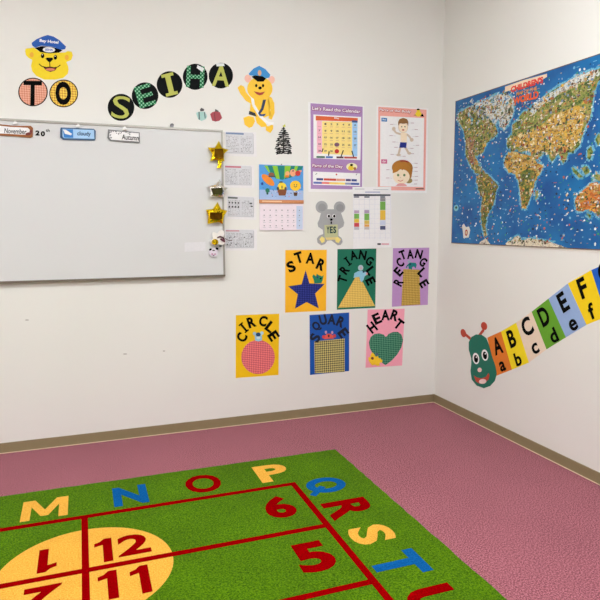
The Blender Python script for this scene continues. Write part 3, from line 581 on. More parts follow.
A7 = (360, 90); A8 = (376, 154); s8 = 600/54
g = rquad([(376.4, 105.4), (428.8, 108.6), (426.2, 193.2), (376.4, 192.6)])
t = Thing('body_poster', 'pink-framed learning poster with a drawn boy and a girl\'s face', 'poster', 'back', g.c, 'learning posters')
m = MB(g); m.box(0, 0, 1, 1, Z(0), Z(1), PAPER); t.add('sheet', m)
m = MB(g); m.box(.03, .015, .965, .97, Z(1)+.0001, Z(2), mat((240, 172, 160), .4)); t.add('pink_ground', m)
m = t.mb(); m.poly([(151, 194), (480, 210), (473, 728), (149, 722)], Z(2)+.0001, Z(3), WHITE, A7, 7.5); t.add('white_panel', m)
m = t.mb(); ttl(m, 'Parts of the Body', 263, 158, 236, 26, -4, (196, 50, 50), A7, 7.5); t.add('title', m)
m = t.mb(); m.ell(437, 180, 22, 20, Z(2)+.0001, Z(4), mat((246, 214, 50), .5), off=A7, sc=7.5); m.ell(436, 155, 13, 13, Z(4)+.0001, Z(5), mat((246, 214, 50), .5), off=A7, sc=7.5); m.ell(435, 146, 12, 6, Z(5)+.0001, Z(6), BLACK, off=A7, sc=7.5); m.poly([(450, 198), (465, 176), (480, 200)], Z(4)+.0001, Z(5), BLACK, A7, 7.5); m.poly([(400, 192), (412, 182), (425, 195)], Z(4)+.0001, Z(5), mat((190, 150, 60), .5), A7, 7.5); t.add('bear_vignette', m)
SK = mat((250, 232, 204), .5); SKL = mat((214, 196, 176), .5)
def p7(name, items):
    m = t.mb()
    for k, pts, mt, z in items:
        if k == 'e': m.ell(*pts, Z(z)+.0001, Z(z+1), mt, n=24, off=A7, sc=7.5)
        elif k == 'b': m.band(pts[0], pts[1], Z(z)+.0001, Z(z+1), mt, A7, 7.5)
        else: m.poly(pts, Z(z)+.0001, Z(z+1), mt, A7, 7.5)
    return t.add(name, m)
p7('boy_body', [('p', [(303, 322), (352, 322), (350, 395), (303, 393)], SK, 3), ('b', ([(306, 332), (270, 322), (250, 295)], 14), SKL, 3), ('b', ([(350, 332), (370, 350), (384, 372)], 14), SKL, 3), ('e', (252, 292, 13, 16), SKL, 4), ('e', (386, 374, 14, 14), SKL, 4),
               ('b', ([(302, 428), (288, 482)], 16), SKL, 3), ('b', ([(338, 430), (362, 470)], 16), SKL, 3), ('e', (288, 488, 17, 9), SKL, 4), ('e', (368, 475, 15, 10), SKL, 4), ('b', ([(322, 340), (326, 385)], 20), SK, 4)])
p7('boy_shorts', [('p', [(300, 392), (349, 394), (344, 436), (324, 432), (316, 434), (294, 432)], mat((34, 46, 140), .5), 4)])
p7('boy_head', [('e', (322, 280, 36, 42), mat((210, 180, 150), .5), 4), ('e', (322, 281, 33, 39), SK, 5), ('e', (311, 276, 4, 5), mat((40, 90, 70), .5), 6), ('e', (335, 276, 4, 5), mat((40, 90, 70), .5), 6), ('e', (322, 300, 9, 6), mat((200, 110, 90), .5), 6)])
p7('boy_hair', [('p', [(284, 270), (284, 240), (295, 218), (322, 210), (350, 218), (361, 240), (360, 270), (350, 250), (322, 254), (295, 250)], mat((140, 98, 52), .5), 6)])
m = t.mb(); m.ell(290, 150, 115, 84, Z(3)+.0001, Z(4), mat((176, 118, 44), .5), n=36, off=A8, sc=s8); m.ell(362, 296, 40, 30, Z(3)+.0001, Z(4), mat((160, 140, 84), .5), off=A8, sc=s8); m.poly([(350, 140), (408, 150), (392, 260), (350, 300)], Z(3)+.0001, Z(4), mat((176, 118, 44), .5), A8, s8); t.add('girl_hair', m)
m = t.mb(); m.ell(280, 252, 92, 82, Z(4)+.0001, Z(5), SK, n=36, off=A8, sc=s8); m.ell(243, 235, 13, 14, Z(5)+.0001, Z(6), mat((110, 140, 90), .5), off=A8, sc=s8); m.ell(312, 235, 13, 14, Z(5)+.0001, Z(6), mat((110, 140, 90), .5), off=A8, sc=s8); m.band([(240, 292), (270, 304), (300, 290)], 8, Z(5)+.0001, Z(6), mat((222, 140, 120), .5), A8, s8); m.ell(270, 262, 6, 5, Z(5)+.0001, Z(6), SKL, off=A8, sc=s8); t.add('girl_face', m)
m = t.mb(); m.poly([(182, 215), (185, 160), (230, 100), (330, 95), (385, 150), (375, 215), (330, 180), (310, 165), (290, 180), (270, 165), (235, 195)], Z(5)+.0001, Z(6), mat((186, 124, 44), .5), A8, s8); t.add('girl_fringe', m)
m = t.mb(); m.poly([(260, 72), (300, 68), (355, 78), (360, 98), (310, 84), (270, 86)], Z(6)+.0001, Z(7), mat((150, 50, 40), .5), A8, s8); t.add('hair_ribbon', m)
m = t.mb(); m.poly([(215, 357), (235, 335), (260, 325), (300, 325), (330, 340), (345, 358)], Z(5)+.0001, Z(6), mat((236, 170, 168), .5), A8, s8); t.add('girl_shoulders', m)
m = t.mb(); m.poly([(160, 208), (202, 210), (202, 238), (160, 236)], Z(3)+.0001, Z(4), mat((56, 124, 186), .5), A7, 7.5); m.text('Boy', 181, 223, 26, 14, -2, Z(4)+.0001, Z(5), WHITE, .02, A7, 7.5); t.add('boy_caption', m)
m = t.mb(); m.poly([(158, 520), (202, 521), (202, 552), (158, 551)], Z(3)+.0001, Z(4), mat((206, 90, 140), .5), A7, 7.5); m.text('Girl', 180, 536, 26, 15, -2, Z(4)+.0001, Z(5), WHITE, .02, A7, 7.5); t.add('girl_caption', m)
m = t.mb()
for u, v in ((237, 258), (392, 248), (420, 297), (425, 348), (232, 342), (253, 390), (430, 415), (388, 438), (268, 430), (240, 483), (330, 497), (392, 478), (420, 550), (418, 580), (420, 610), (422, 648), (420, 676), (208, 598), (207, 660), (415, 705)):
    m.box(u-12, v-2, u+12, v+2, Z(3)+.0001, Z(4), mat((190, 160, 168), .5), A7, 7.5); m.band([(u+(14 if u < 322 else -14), v), (u+(34 if u < 322 else -34), v+3)], 1.6, Z(3)+.0001, Z(4), LGREY, A7, 7.5)
t.add('part_captions', m)
m = t.mb(); m.box(440, 380, 530, 392, Z(2)+.0001, Z(3), mat((110, 80, 66), .5), A8, s8); t.add('publisher_line', m)

# schedule sheet
A9 = (310, 180); s9 = 600/90
g = rquad([(352.2, 187.2), (391.4, 186.6), (390.6, 247.4), (353, 248.8)])
t = Thing('timetable_sheet', 'white timetable sheet with three stacks of coloured blocks, overlapping the posters', 'sheet', 'back', g.c, None, .0046)
m = MB(g); m.box(0, 0, 1, 1, 0, T, PAPER); t.add('sheet', m)
for a_ in (.1, .9): m = MB(g); m.box(a_-.03, .9, a_+.03, .94, -.0046, -.0001, WHITE); t.add('adhesive_tab', m)
def z9(k): return T+k*T
m = t.mb(); m.poly([(288, 94), (534, 96), (534, 106), (288, 107)], z9(0)+.0001, z9(1), mat((44, 50, 66), .5), A9, s9)
for u, w in ((307, 36), (377, 34), (482, 32)): m.box(u-w/2, 109, u+w/2, 118, z9(0)+.0001, z9(1), mat((90, 96, 112), .5), A9, s9)
t.add('header_row', m)
m = t.mb()
GL = mat((214, 218, 230), .5)
for k in range(8): u = 290+k*35; m.box(u-.8, 108, u+.8, 395, z9(0)+.0001, z9(0)+.0003, GL, A9, s9)
for k in range(9): v = 130+k*32; m.box(288, v-.7, 534, v+.7, z9(0)+.0001, z9(0)+.0003, GL, A9, s9)
t.add('grid_lines', m)
def stack(name, x0, x1, segs):
    m = t.mb()
    for y0, y1, rgb in segs: m.box(x0, y0, x1, y1, z9(1)+.0001, z9(2), mat(rgb, .5), A9, s9)
    t.add('block_stack', m)
stack('a', 292, 325, ((202, 222, (190, 166, 196)), (225, 258, (116, 176, 84)), (260, 284, (226, 196, 74)), (286, 312, (206, 74, 84)), (314, 332, (196, 196, 204))))
stack('b', 360, 392, ((200, 222, (176, 160, 190)), (224, 268, (120, 178, 84)), (270, 294, (220, 188, 90)), (296, 312, (230, 170, 90)), (314, 330, (196, 190, 190))))
stack('c', 465, 500, ((120, 142, (150, 146, 150)), (144, 200, (116, 170, 80)), (202, 266, (232, 190, 74)), (268, 300, (206, 212, 232)), (306, 331, (84, 88, 124))))
m = t.mb(); m.box(365, 78, 465, 84, z9(0)+.0001, z9(1), mat((150, 160, 200), .5), A9, s9); m.box(296, 58, 360, 63, z9(0)+.0001, z9(1), LGREY, A9, s9); m.box(420, 62, 520, 66, z9(0)+.0001, z9(1), LGREY, A9, s9); t.add('title_lines', m); m = t.mb()
m.box(447, 421, 470, 433, z9(0)+.0001, z9(1), mat((70, 70, 78), .5), A9, s9); m.box(474, 422, 524, 432, z9(0)+.0001, z9(1), mat((226, 170, 180), .5), A9, s9); t.add('footer_line', m)

# mouse
GR = mat((165, 167, 168), .8, name='grey_felt', var=.08, scale=300); GR2 = mat((150, 152, 153), .8, var=.08, scale=300)
t = Thing('mouse_cutout', 'grey felt mouse figure holding a pale YES sign', 'decoration', 'back', bk(331, 223))
m = t.mb(); m.poly([(75, 212), (100, 195), (180, 195), (205, 215), (222, 265), (228, 285), (222, 310), (190, 330), (190, 372), (210, 386), (217, 412), (205, 432), (185, 436), (165, 420), (140, 402), (115, 405), (100, 427), (75, 436), (50, 418), (46, 390), (62, 370), (88, 360), (85, 332), (55, 312), (50, 288), (62, 262)], Z(0), Z(2), GR, A9, s9); t.add('body', m)
for u, v, r in ((77, 180, 40), (196, 182, 38)):
    m = t.mb(); m.ell(u, v, r, r+1, Z(2)+.0001, Z(3), GR, off=A9, sc=s9); m.ell(u+3, v+3, r*.66, r*.66, Z(3)+.0001, Z(4), GR2, off=A9, sc=s9); t.add('ear', m)
for u in (124, 160): m = t.mb(); m.ell(u, 240, 12, 13, Z(3)+.0001, Z(4), WHITE, n=14, off=A9, sc=s9); m.ell(u+1, 241, 8, 10, Z(4)+.0001, Z(5), BLACK, n=12, off=A9, sc=s9); t.add('eye', m)
m = t.mb(); m.ell(141, 264, 10, 8, Z(3)+.0001, Z(4), BLACK, n=12, off=A9, sc=s9); m.ell(141, 285, 5, 9, Z(3)+.0001, Z(4), BLACK, n=12, off=A9, sc=s9); t.add('nose', m)
m = t.mb(); m.poly([(95, 300), (184, 296), (184, 378), (97, 382)], Z(3)+.0001, Z(4), mat((192, 196, 150), .6), A9, s9); m.poly([(100, 383), (180, 380), (172, 398), (110, 400)], Z(3)+.0001, Z(4), mat((226, 208, 140), .6), A9, s9); sg = t.add('sign', m)
for ch, u in (('Y', 119), ('E', 141), ('S', 164)): m = t.mb(); m.text(ch, u, 332, 20, 46, 0, Z(4)+.0001, Z(5), mat((40, 70, 66), .5), .04, A9, s9); t.add('letter', m, sg)
for pts in ([(62, 395), (78, 376), (98, 388), (96, 412), (78, 420)], [(165, 392), (184, 378), (205, 396), (190, 420), (172, 414)]): m = t.mb(); m.poly(pts, Z(3)+.0001, Z(4), mat((240, 222, 130), .6), A9, s9); t.add('foot_pad', m)

# ------------------------------------------------------------------ six shape cards (A3)
def card(label, corners, rgb, off, letters, lw, lh, lcol=BLACK, bold=.042):
    g = rquad(corners, (.303, .427))
    t = Thing('shape_card', label, 'card', 'back', g.c, 'shape word cards')
    m = MB(g); m.box(0, 0, 1, 1, Z(0), Z(1), mat(rgb, .42, name='coloured_card', spec=.4)); t.add('backing_sheet', m)
    for ch, u, v, a in letters:
        w = lw*(.62 if ch == 'I' else 1.12 if ch in 'AN' else 1)
        m = t.mb(); m.text(ch, u, v, w*1.06, lh*1.06, a, Z(2)+.0001, Z(3), lcol, bold, off, 8.333); t.add('letter', m, label='black letter '+ch)
    def part(name, items, lbl=None, z=1, parent=None):
        m = t.mb()
        for i, (k, d, mt) in enumerate(items):
            zz = (Z(z)+.0001+i*.00012, Z(z+1)+i*.00012)
            if k == 'e': m.ell(*d, *zz, mt, n=d[4] if len(d) > 4 else 24, off=off, sc=8.333) if len(d) <= 4 else m.ell(d[0], d[1], d[2], d[3], *zz, mt, ang=d[4], n=24, off=off, sc=8.333)
            elif k == 'b': m.band(d[0], d[1], *zz, mt, off, 8.333)
            else: m.poly(d, *zz, mt, off, 8.333)
        return t.add(name, m, parent, lbl)
    return part
NAVY = checks((10, 22, 92), (50, 62, 150), .009, name='navy_fabric')
GF = checks((10, 96, 76), (96, 156, 126), .010, name='green_fabric'); YF = checks((240, 208, 108), (204, 166, 80), .009, name='straw_fabric')
MF = checks((214, 180, 88), (160, 128, 56), .009, name='mustard_fabric'); PF = checks((244, 136, 136), (196, 78, 92), .009, name='pink_fabric'); SF = checks((206, 192, 122), (94, 94, 66), .0115, name='woven_fabric')
TG = mat((20, 128, 96), .5)
p = card('orange-yellow card reading STAR with a navy star and a small green animal', [(285.4, 250.1), (324.8, 249.7), (326.5, 310.8), (286.6, 312.5)], (252, 186, 32), (280, 245),
         [('S', 92, 180, 24), ('T', 156, 104, 17), ('A', 252, 110, -4), ('R', 342, 164, -24)], 62, 88)
p('star_shape', [('p', [(213, 210), (245, 320), (372, 325), (292, 405), (322, 528), (222, 475), (125, 530), (148, 410), (68, 345), (180, 328)], NAVY)])
p('animal_sticker', [('p', [(285, 320), (280, 290), (268, 262), (278, 245), (300, 262), (305, 238), (320, 250), (350, 262), (362, 250), (355, 290), (345, 318)], TG), ('e', (312, 268, 8, 9), mat((30, 50, 110), .5)), ('e', (338, 280, 8, 7), BLACK)], 'green animal peeping over the star', 3)
p = card('dark green card reading TRIANGLE with a straw-yellow triangle and a pale blue mouse', [(337.3, 249.2), (375.9, 248.9), (375.7, 307.5), (336.8, 309.6)], (4, 110, 84), (332, 245),
         [('T', 87, 285, 72), ('R', 104, 207, 52), ('I', 130, 136, 36), ('A', 178, 85, 14), ('N', 255, 84, -10), ('G', 312, 133, -34), ('L', 322, 215, -52), ('E', 320, 300, -62)], 52, 74)
p('triangle_shape', [('p', [(200, 260), (232, 262), (358, 508), (50, 523)], YF)])
p('animal_sticker', [('p', [(178, 275), (185, 235), (215, 218), (250, 215), (285, 225), (292, 245), (270, 262), (262, 290), (245, 312), (232, 290), (228, 265), (200, 268)], mat((142, 200, 224), .5)), ('e', (238, 190, 22, 24), mat((170, 196, 206), .5)), ('e', (240, 192, 10, 11), mat((206, 170, 176), .5)), ('e', (262, 222, 9, 9), mat((30, 60, 90), .5)), ('e', (288, 240, 8, 10), mat((226, 150, 150), .5))], 'pale blue mouse at the top of the triangle', 3)
p = card('lilac card reading RECTANGLE with a mustard rectangle and a teal elephant', [(392.5, 248.2), (429.1, 247.5), (428.1, 304.9), (392.1, 306.7)], (188, 146, 202), (384, 245),
         [('R', 120, 310, 62), ('E', 120, 222, 48), ('C', 132, 146, 34), ('T', 155, 82, 20), ('A', 218, 76, 3), ('N', 290, 76, -14), ('G', 325, 142, -36), ('L', 318, 228, -46), ('E', 333, 322, -58)], 48, 74)
p('rectangle_shape', [('p', [(160, 200), (296, 205), (302, 497), (144, 506)], MF)])
p('animal_sticker', [('p', [(205, 200), (200, 160), (215, 145), (262, 148), (272, 165), (262, 195), (250, 180), (235, 182), (230, 205), (218, 200)], mat((10, 120, 120), .5)), ('b', ([(205, 160), (190, 175), (185, 190)], 10), mat((10, 120, 120), .5)), ('e', (208, 138, 12, 11), mat((150, 180, 190), .5)), ('e', (216, 160, 8, 10), mat((20, 50, 80), .5))], 'teal elephant on top of the rectangle', 3)
p = card('bright yellow card reading CIRCLE with a pink circle and a pale blue koala', [(236.1, 315.4), (278.8, 313.7), (277.9, 375), (236.4, 377.8)], (244, 196, 8), (231, 309),
         [('C', 90, 236, 62), ('I', 106, 155, 40), ('R', 170, 110, 18), ('C', 267, 100, -14), ('L', 328, 150, -38), ('E', 354, 224, -56)], 62, 84)
p('circle_shape', [('e', (225, 400, 140, 143), PF)])
p('animal_sticker', [('p', [(200, 262), (198, 225), (210, 200), (245, 200), (258, 225), (256, 262), (228, 270)], mat((150, 202, 226), .5)), ('e', (196, 205, 15, 15), mat((170, 205, 222), .5)), ('e', (256, 200, 15, 15), mat((170, 205, 222), .5)), ('e', (226, 212, 20, 17), mat((30, 70, 110), .5)), ('e', (228, 240, 16, 12), mat((206, 226, 236), .5))], 'pale blue koala on top of the circle', 3)
p = card('deep blue card reading SQUARE with a woven straw square and a red crab', [(309.1, 315.4), (348.9, 312.5), (348.9, 371), (310.8, 374.6)], (0, 80, 170), (303, 307),
         [('S', 100, 256, 66), ('Q', 112, 162, 36), ('U', 166, 106, 14), ('A', 238, 103, -4), ('R', 315, 124, -24), ('E', 335, 216, -54)], 58, 82, mat((14, 22, 44), .6))
p('square_shape', [('p', [(94, 287), (346, 262), (346, 540), (98, 552)], SF)])
p('animal_sticker', [('p', [(175, 268), (180, 240), (200, 222), (230, 222), (250, 240), (255, 262)], mat((226, 92, 80), .5)), ('e', (170, 248, 12, 14), mat((216, 70, 70), .5)), ('e', (262, 240, 12, 14), mat((216, 70, 70), .5)), ('e', (190, 210, 9, 13), mat((206, 160, 180), .5)), ('e', (242, 212, 9, 13), mat((206, 160, 180), .5)), ('e', (213, 240, 8, 11), mat((90, 30, 40), .5))], 'red crab on top of the square', 3)
p = card('pale pink card reading HEART with a green heart and a yellow animal', [(367, 308.9), (403.2, 308.5), (403.2, 365.6), (366.4, 368.4)], (246, 166, 186), (360, 304),
         [('H', 100, 196, 38), ('E', 140, 122, 24), ('A', 211, 92, 1), ('R', 290, 95, -20), ('T', 322, 168, -38)], 60, 84)
hp = [(215, 275), (195, 254), (160, 245), (120, 250), (88, 276), (74, 320), (82, 370), (110, 420), (150, 465), (212, 510), (265, 470), (310, 420), (345, 360), (358, 300), (345, 255), (315, 232), (275, 233), (240, 248)]
p('heart_shape', [('p', hp, GF)])
p('animal_sticker', [('p', [(70, 470), (68, 445), (85, 440), (88, 420), (102, 402), (118, 418), (130, 440), (148, 432), (155, 452), (172, 450), (176, 465), (186, 462), (185, 485), (160, 490), (165, 512), (140, 515), (125, 505), (100, 512), (82, 490)], mat((246, 204, 40), .5)), ('e', (102, 452, 12, 12), mat((110, 60, 40), .5)), ('e', (140, 418, 9, 10), mat((80, 90, 130), .5))], 'yellow animal at the lower left of the heart', 3)

# ------------------------------------------------------------------ caterpillar alphabet strip on the right wall
AC = (455, 310); sC = 7.05
o = rw(483, 360)
t = Thing('caterpillar_alphabet', 'green-headed paper caterpillar whose coloured body panels carry alphabet letters', 'decoration', 'right', o)
CG = mat((20, 112, 92), .55, name='caterpillar_green'); RB = mat((186, 66, 46), .55)
m = t.mb(); m.poly([(150, 172), (190, 175), (222, 198), (242, 250), (262, 325), (286, 395), (296, 450), (282, 500), (250, 535), (205, 551), (155, 533), (120, 490), (111, 430), (117, 375), (116, 340), (99, 280), (99, 225), (118, 190)], Z(2), Z(4), CG, AC, sC); hd = t.add('head', m)
for (a, b), (c_, d_), (e, f_, rx, ry) in (((112, 205), (72, 170), (60, 163, 18, 30)), ((172, 180), (202, 140), (206, 113, 21, 29))):
    m = t.mb(); m.band([(a, b), (c_, d_)], 18, Z(1), Z(2)-.0001, RB, AC, sC); m.ell(e, f_, rx, ry, Z(1), Z(3), RB, 15, off=AC, sc=sC); t.add('antenna', m)
for u, v in ((150, 342), (213, 318)):
    m = t.mb(); m.ell(u, v, 23, 40, Z(4)+.0001, Z(5), WHITE, 8, off=AC, sc=sC); ey = t.add('eye', m, hd)
    # pupil
    m = t.mb(); m.ell(u+1, v+2, 14, 27, Z(5)+.0001, Z(6), BLACK, 8, off=AC, sc=sC); m.ell(u+4, v-10, 4, 6, Z(6)+.0001, Z(7), WHITE, n=10, off=AC, sc=sC); t.add('eye_pupil', m, hd)
m = t.mb(); m.ell(176, 422, 15, 16, Z(4)+.0001, Z(5), mat((240, 200, 196), .5), off=AC, sc=sC); t.add('nose', m, hd)
m = t.mb(); m.poly([(134, 460), (158, 476), (190, 482), (222, 470), (238, 444), (246, 460), (238, 490), (215, 512), (178, 520), (150, 503)], Z(4)+.0001, Z(5), RB, AC, sC); mo = t.add('mouth', m, hd)
m = t.mb(); m.ell(198, 503, 26, 17, Z(5)+.0001, Z(6), mat((240, 214, 210), .5), 5, off=AC, sc=sC); t.add('tongue', m, hd)
SEG = [(.609, .610), (.743, .674), (.880, .752), (1.010, .838), (1.139, .931), (1.278, 1.031), (1.432, 1.115), (1.585, 1.18)]
SEGB = [(.712, .376), (.861, .452), (1.007, .529), (1.145, .637), (1.285, .732), (1.422, .824), (1.545, .885), (1.67, .93)]
cols = [((224, 122, 34), 'orange'), ((246, 222, 20), 'bright yellow'), ((238, 218, 196), 'cream'), ((100, 166, 40), 'green'), ((150, 178, 222), 'light blue'), ((250, 214, 10), 'yellow'), ((12, 92, 196), 'blue')]
ctr = [((497.6, 345.7), (502.6, 366.2)), ((511.7, 338.4), (518, 359)), ((527.2, 326.6), (535.4, 348.6)), ((544, 316.2), (553.6, 335.4)), ((563.2, 302), (573.4, 324.9)), ((582.9, 287.9), (591.6, 311)), ((605, 272), (612, 295))]
for i in range(7):
    (a, b), (c_, d_) = SEG[i], SEG[i+1]; (e, f_), (g_, h_) = SEGB[i], SEGB[i+1]
    m = MB(); m.poly([(a, b), (c_, d_), (g_, h_), (e, f_)], Z(0)+.0001*(i % 2), Z(1)+.0001*(i % 2), mat(cols[i][0], .5), raw=True)
    sg = t.add('body_panel', m, label='%s body panel with %s%s' % (cols[i][1], 'ABCDEFG'[i], 'abcdefg'[i]))
    ang = math.degrees(math.atan2(d_-b+h_-f_, c_-a+g_-e))
    U = 'ABCDEFG'[i]; l_ = 'abcdefg'[i]
    cu = rw(*ctr[i][0]); cl = rw(*ctr[i][1])
    ink = BLACK
    m = MB(); m.text(U, cu[0], cu[1], (.088, .066, .09, .076, .06, .056, .084)[i], .112, ang, Z(2), Z(3), ink, .034, raw=True); t.add('letter', m, sg)
    hh = {'b': .084, 'd': .084, 'f': .086, 'g': .084}.get(l_, .064); ww = {'f': .04}.get(l_, .058)
    m = MB(); m.text(l_, cl[0], cl[1], ww, hh, ang, Z(2), Z(3), ink, .028, raw=True); t.add('letter', m, sg)

# ------------------------------------------------------------------ world map
MX0, MX1, MZ0, MZ1 = .175, 1.545, 1.221, 2.204
t = Thing('world_map', 'large illustrated blue world map poster with small pictures all over it', 'map', 'right', ((MX0+MX1)/2, MZ0))
def sea():
    m, nt, b = base_mat('map_ocean'); N = nt.nodes; K = nt.links
    tc = N.new('ShaderNodeTexCoord'); n = N.new('ShaderNodeTexNoise'); n.inputs['Scale'].default_value = 5; n.inputs['Detail'].default_value = 5; K.new(tc.outputs['Object'], n.inputs['Vector'])
    r = N.new('ShaderNodeValToRGB'); r.color_ramp.elements[0].position = .35; r.color_ramp.elements[0].color = L((0, 78, 146)); r.color_ramp.elements[1].position = .7; r.color_ramp.elements[1].color = L((10, 118, 180)); K.new(n.outputs['Fac'], r.inputs[0]); K.new(r.outputs[0], b.inputs['Base Color'])
    b.inputs['Roughness'].default_value = .3; b.inputs['Specular IOR Level'].default_value = .4; return m
def land(name, stops, scale=24):
    m, nt, b = base_mat(name); N = nt.nodes; K = nt.links
    tc = N.new('ShaderNodeTexCoord'); n = N.new('ShaderNodeTexNoise'); n.inputs['Scale'].default_value = scale; n.inputs['Detail'].default_value = 9; n.inputs['Roughness'].default_value = .82; K.new(tc.outputs['Object'], n.inputs['Vector'])
    r = N.new('ShaderNodeValToRGB'); e = r.color_ramp.elements
    while len(e) < len(stops): e.new(.5)
    for i, (p_, c) in enumerate(stops): e[i].position = p_; e[i].color = L(c)
    q_ = N.new('ShaderNodeMapRange'); q_.inputs[1].default_value = .39; q_.inputs[2].default_value = .61; q_.inputs[3].default_value = .27; q_.inputs[4].default_value = .76
    K.new(n.outputs['Fac'], q_.inputs[0]); K.new(q_.outputs[0], r.inputs[0]); K.new(r.outputs[0], b.inputs['Base Color']); b.inputs['Roughness'].default_value = .35; b.inputs['Specular IOR Level'].default_value = .3; return m
m = MB(); m.box(MX0, MZ0, MX1, MZ1, .004, .005, sea(), raw=True); t.add('sheet', m)
m = MB(); BRN = mat((112, 84, 60), .5)
for x0, y0, x1, y1 in ((MX0, MZ1-.004, MX1, MZ1), (MX0, MZ0, MX1, MZ0+.004), (MX0, MZ0+.0041, MX0+.003, MZ1-.0041), (MX1-.003, MZ0+.0041, MX1, MZ1-.0041)): m.box(x0, y0, x1, y1, .0051, .006, BRN, raw=True)
t.add('border', m)
m = MB(); m.box(MX0+.01, MZ0-.012, MX1, MZ0-.0005, .0008, .002, mat((236, 232, 224), .4), raw=True); t.add('backing_edge', m, label='white backing strip showing along the bottom')
CA = (445, 50); sA = 600/155
def px(off, s, L_): return [(off[0]+a/s, off[1]+b/s) for a, b in L_]
NA = px(CA, sA, [(50, 270), (62, 238), (100, 222), (135, 228), (165, 240), (178, 270), (200, 296), (205, 325), (185, 345), (162, 362), (152, 395), (130, 408), (118, 412), (130, 440), (150, 465), (160, 480), (150, 492), (125, 478), (105, 458), (90, 425), (82, 385), (78, 330), (66, 296)])
ARC = px(CA, sA, [(100, 228), (125, 205), (165, 195), (200, 175), (250, 172), (272, 200), (270, 240), (252, 275), (235, 310), (218, 300), (210, 270), (190, 300), (165, 285), (150, 250)])
SA = px((450, 165), 7.06, [(200, 80), (225, 58), (262, 62), (295, 92), (345, 148), (332, 190), (325, 225), (312, 285), (282, 325), (265, 365), (255, 425), (268, 500), (245, 505), (228, 420), (222, 330), (235, 245), (200, 170), (192, 120)])
EUR = px(CA, sA, [(242, 372), (245, 340), (262, 330), (262, 290), (285, 275), (300, 245), (325, 232), (345, 215), (380, 190), (410, 165), (450, 140), (500, 108), (550, 88), (600, 72), (640, 60), (640, 110), (600, 118), (580, 160), (572, 215), (566, 262), (545, 300), (532, 340), (520, 375), (500, 395), (478, 398), (472, 425), (462, 440), (452, 415), (436, 402), (424, 425), (414, 432), (404, 405), (385, 392), (372, 412), (350, 425), (335, 398), (318, 388), (300, 398), (282, 385), (262, 392)])
AF = px(CA, sA, [(232, 445), (238, 412), (262, 392), (300, 402), (345, 412), (360, 440), (385, 445), (372, 475), (350, 510), (342, 550), (328, 585), (318, 612), (300, 612), (293, 560), (288, 510), (275, 480), (248, 476)])
AU = [(576.5, 210), (576, 200), (584, 190), (592, 183), (598, 182), (603, 187), (612, 184), (620, 200), (618, 215), (606, 220), (598, 216), (590, 209), (582, 211)]
ANT = [(505, 246.5), (508, 242), (514, 239), (519, 235.5), (522, 240), (530, 238), (545, 240.5), (556, 243.5), (568, 248.2), (506, 246.2)]
ANT2 = [(478, 245), (482, 241), (487, 238), (490, 243), (492, 245.4)]
ISL = [[(468, 159), (476, 161), (482, 165), (476, 164), (470, 162)], [(573, 167), (578, 171), (584, 177), (580, 178), (574, 172)], [(582, 168), (588, 166), (591, 172), (586, 175)], [(588, 150), (592, 146), (594, 152), (591, 160), (588, 158)], [(596, 140), (600, 133), (602, 140), (599, 146)],
       [(592, 176), (599, 174), (606, 178), (600, 181)], [(536, 192), (539, 190), (539, 197), (536, 200)], [(508, 110), (512, 106), (514, 112), (510, 114)], [(587, 213), (592, 215), (591, 219)], [(606, 224), (611, 218), (608, 230)]]
def rough_edge(P, a=.5, n=3):
    out = []
    for (x, y), (x1, y1) in zip(P, P[1:]+P[:1]):
        for k in range(n): out.append((x+(x1-x)*k/n+(random.uniform(-a, a) if k else 0), y+(y1-y)*k/n+(random.uniform(-a, a) if k else 0)))
    return out
LGRN = land('land_green', ((.3, (40, 70, 36)), (.42, (96, 124, 52)), (.5, (152, 156, 76)), (.57, (120, 140, 70)), (.64, (196, 170, 110)), (.72, (120, 76, 56))))
LYEL = land('land_yellow', ((.3, (96, 66, 40)), (.41, (176, 130, 60)), (.48, (226, 190, 70)), (.55, (206, 150, 80)), (.62, (150, 140, 66)), (.7, (236, 220, 170))))
LSA = land('land_forest', ((.3, (36, 66, 34)), (.44, (74, 104, 44)), (.52, (150, 146, 60)), (.6, (96, 110, 50)), (.7, (176, 104, 66))))
LWH = land('land_ice', ((.3, (80, 130, 176)), (.42, (170, 196, 210)), (.5, (236, 236, 226)), (.58, (200, 200, 190)), (.66, (150, 134, 110)), (.75, (90, 90, 90))))
LORG = land('land_red_desert', ((.3, (120, 70, 40)), (.43, (214, 110, 40)), (.52, (196, 130, 60)), (.6, (226, 150, 60)), (.7, (110, 120, 60))))
LSND = land('land_shelf', ((.3, (130, 120, 96)), (.42, (224, 210, 180)), (.55, (240, 232, 214)), (.66, (120, 110, 96))))
SHOAL = land('map_shoal', ((.3, (40, 130, 180)), (.45, (84, 166, 200)), (.6, (140, 200, 216)), (.75, (30, 120, 176))), 30)
def clip(P):
    """keep the drawing on the sheet"""
    return [(min(max(x, MX0+.004), MX1-.004), min(max(y, MZ0+.0045), MZ1-.0045)) for x, y in P]
def shore(P, w=1.8):
    sh = MB()
    W_ = [rw(*p) for p in P]; 
    for (a, b), (c_, d_) in zip(W_, W_[1:]+W_[:1]):
        if max(a, c_) > MX1-.02 or min(b, d_) < MZ0+.02: continue
        l = math.hypot(c_-a, d_-b) or 1; nx, ny = -(d_-b)/l*random.uniform(.007, .018), (c_-a)/l*random.uniform(.007, .018)
        sh.poly([(a+nx, b+ny), (c_+nx, d_+ny), (c_-nx, d_-ny), (a-nx, b-ny)], random.choice((.0051, .00515)), .0053, SHOAL, raw=True)
    return sh
lands = []
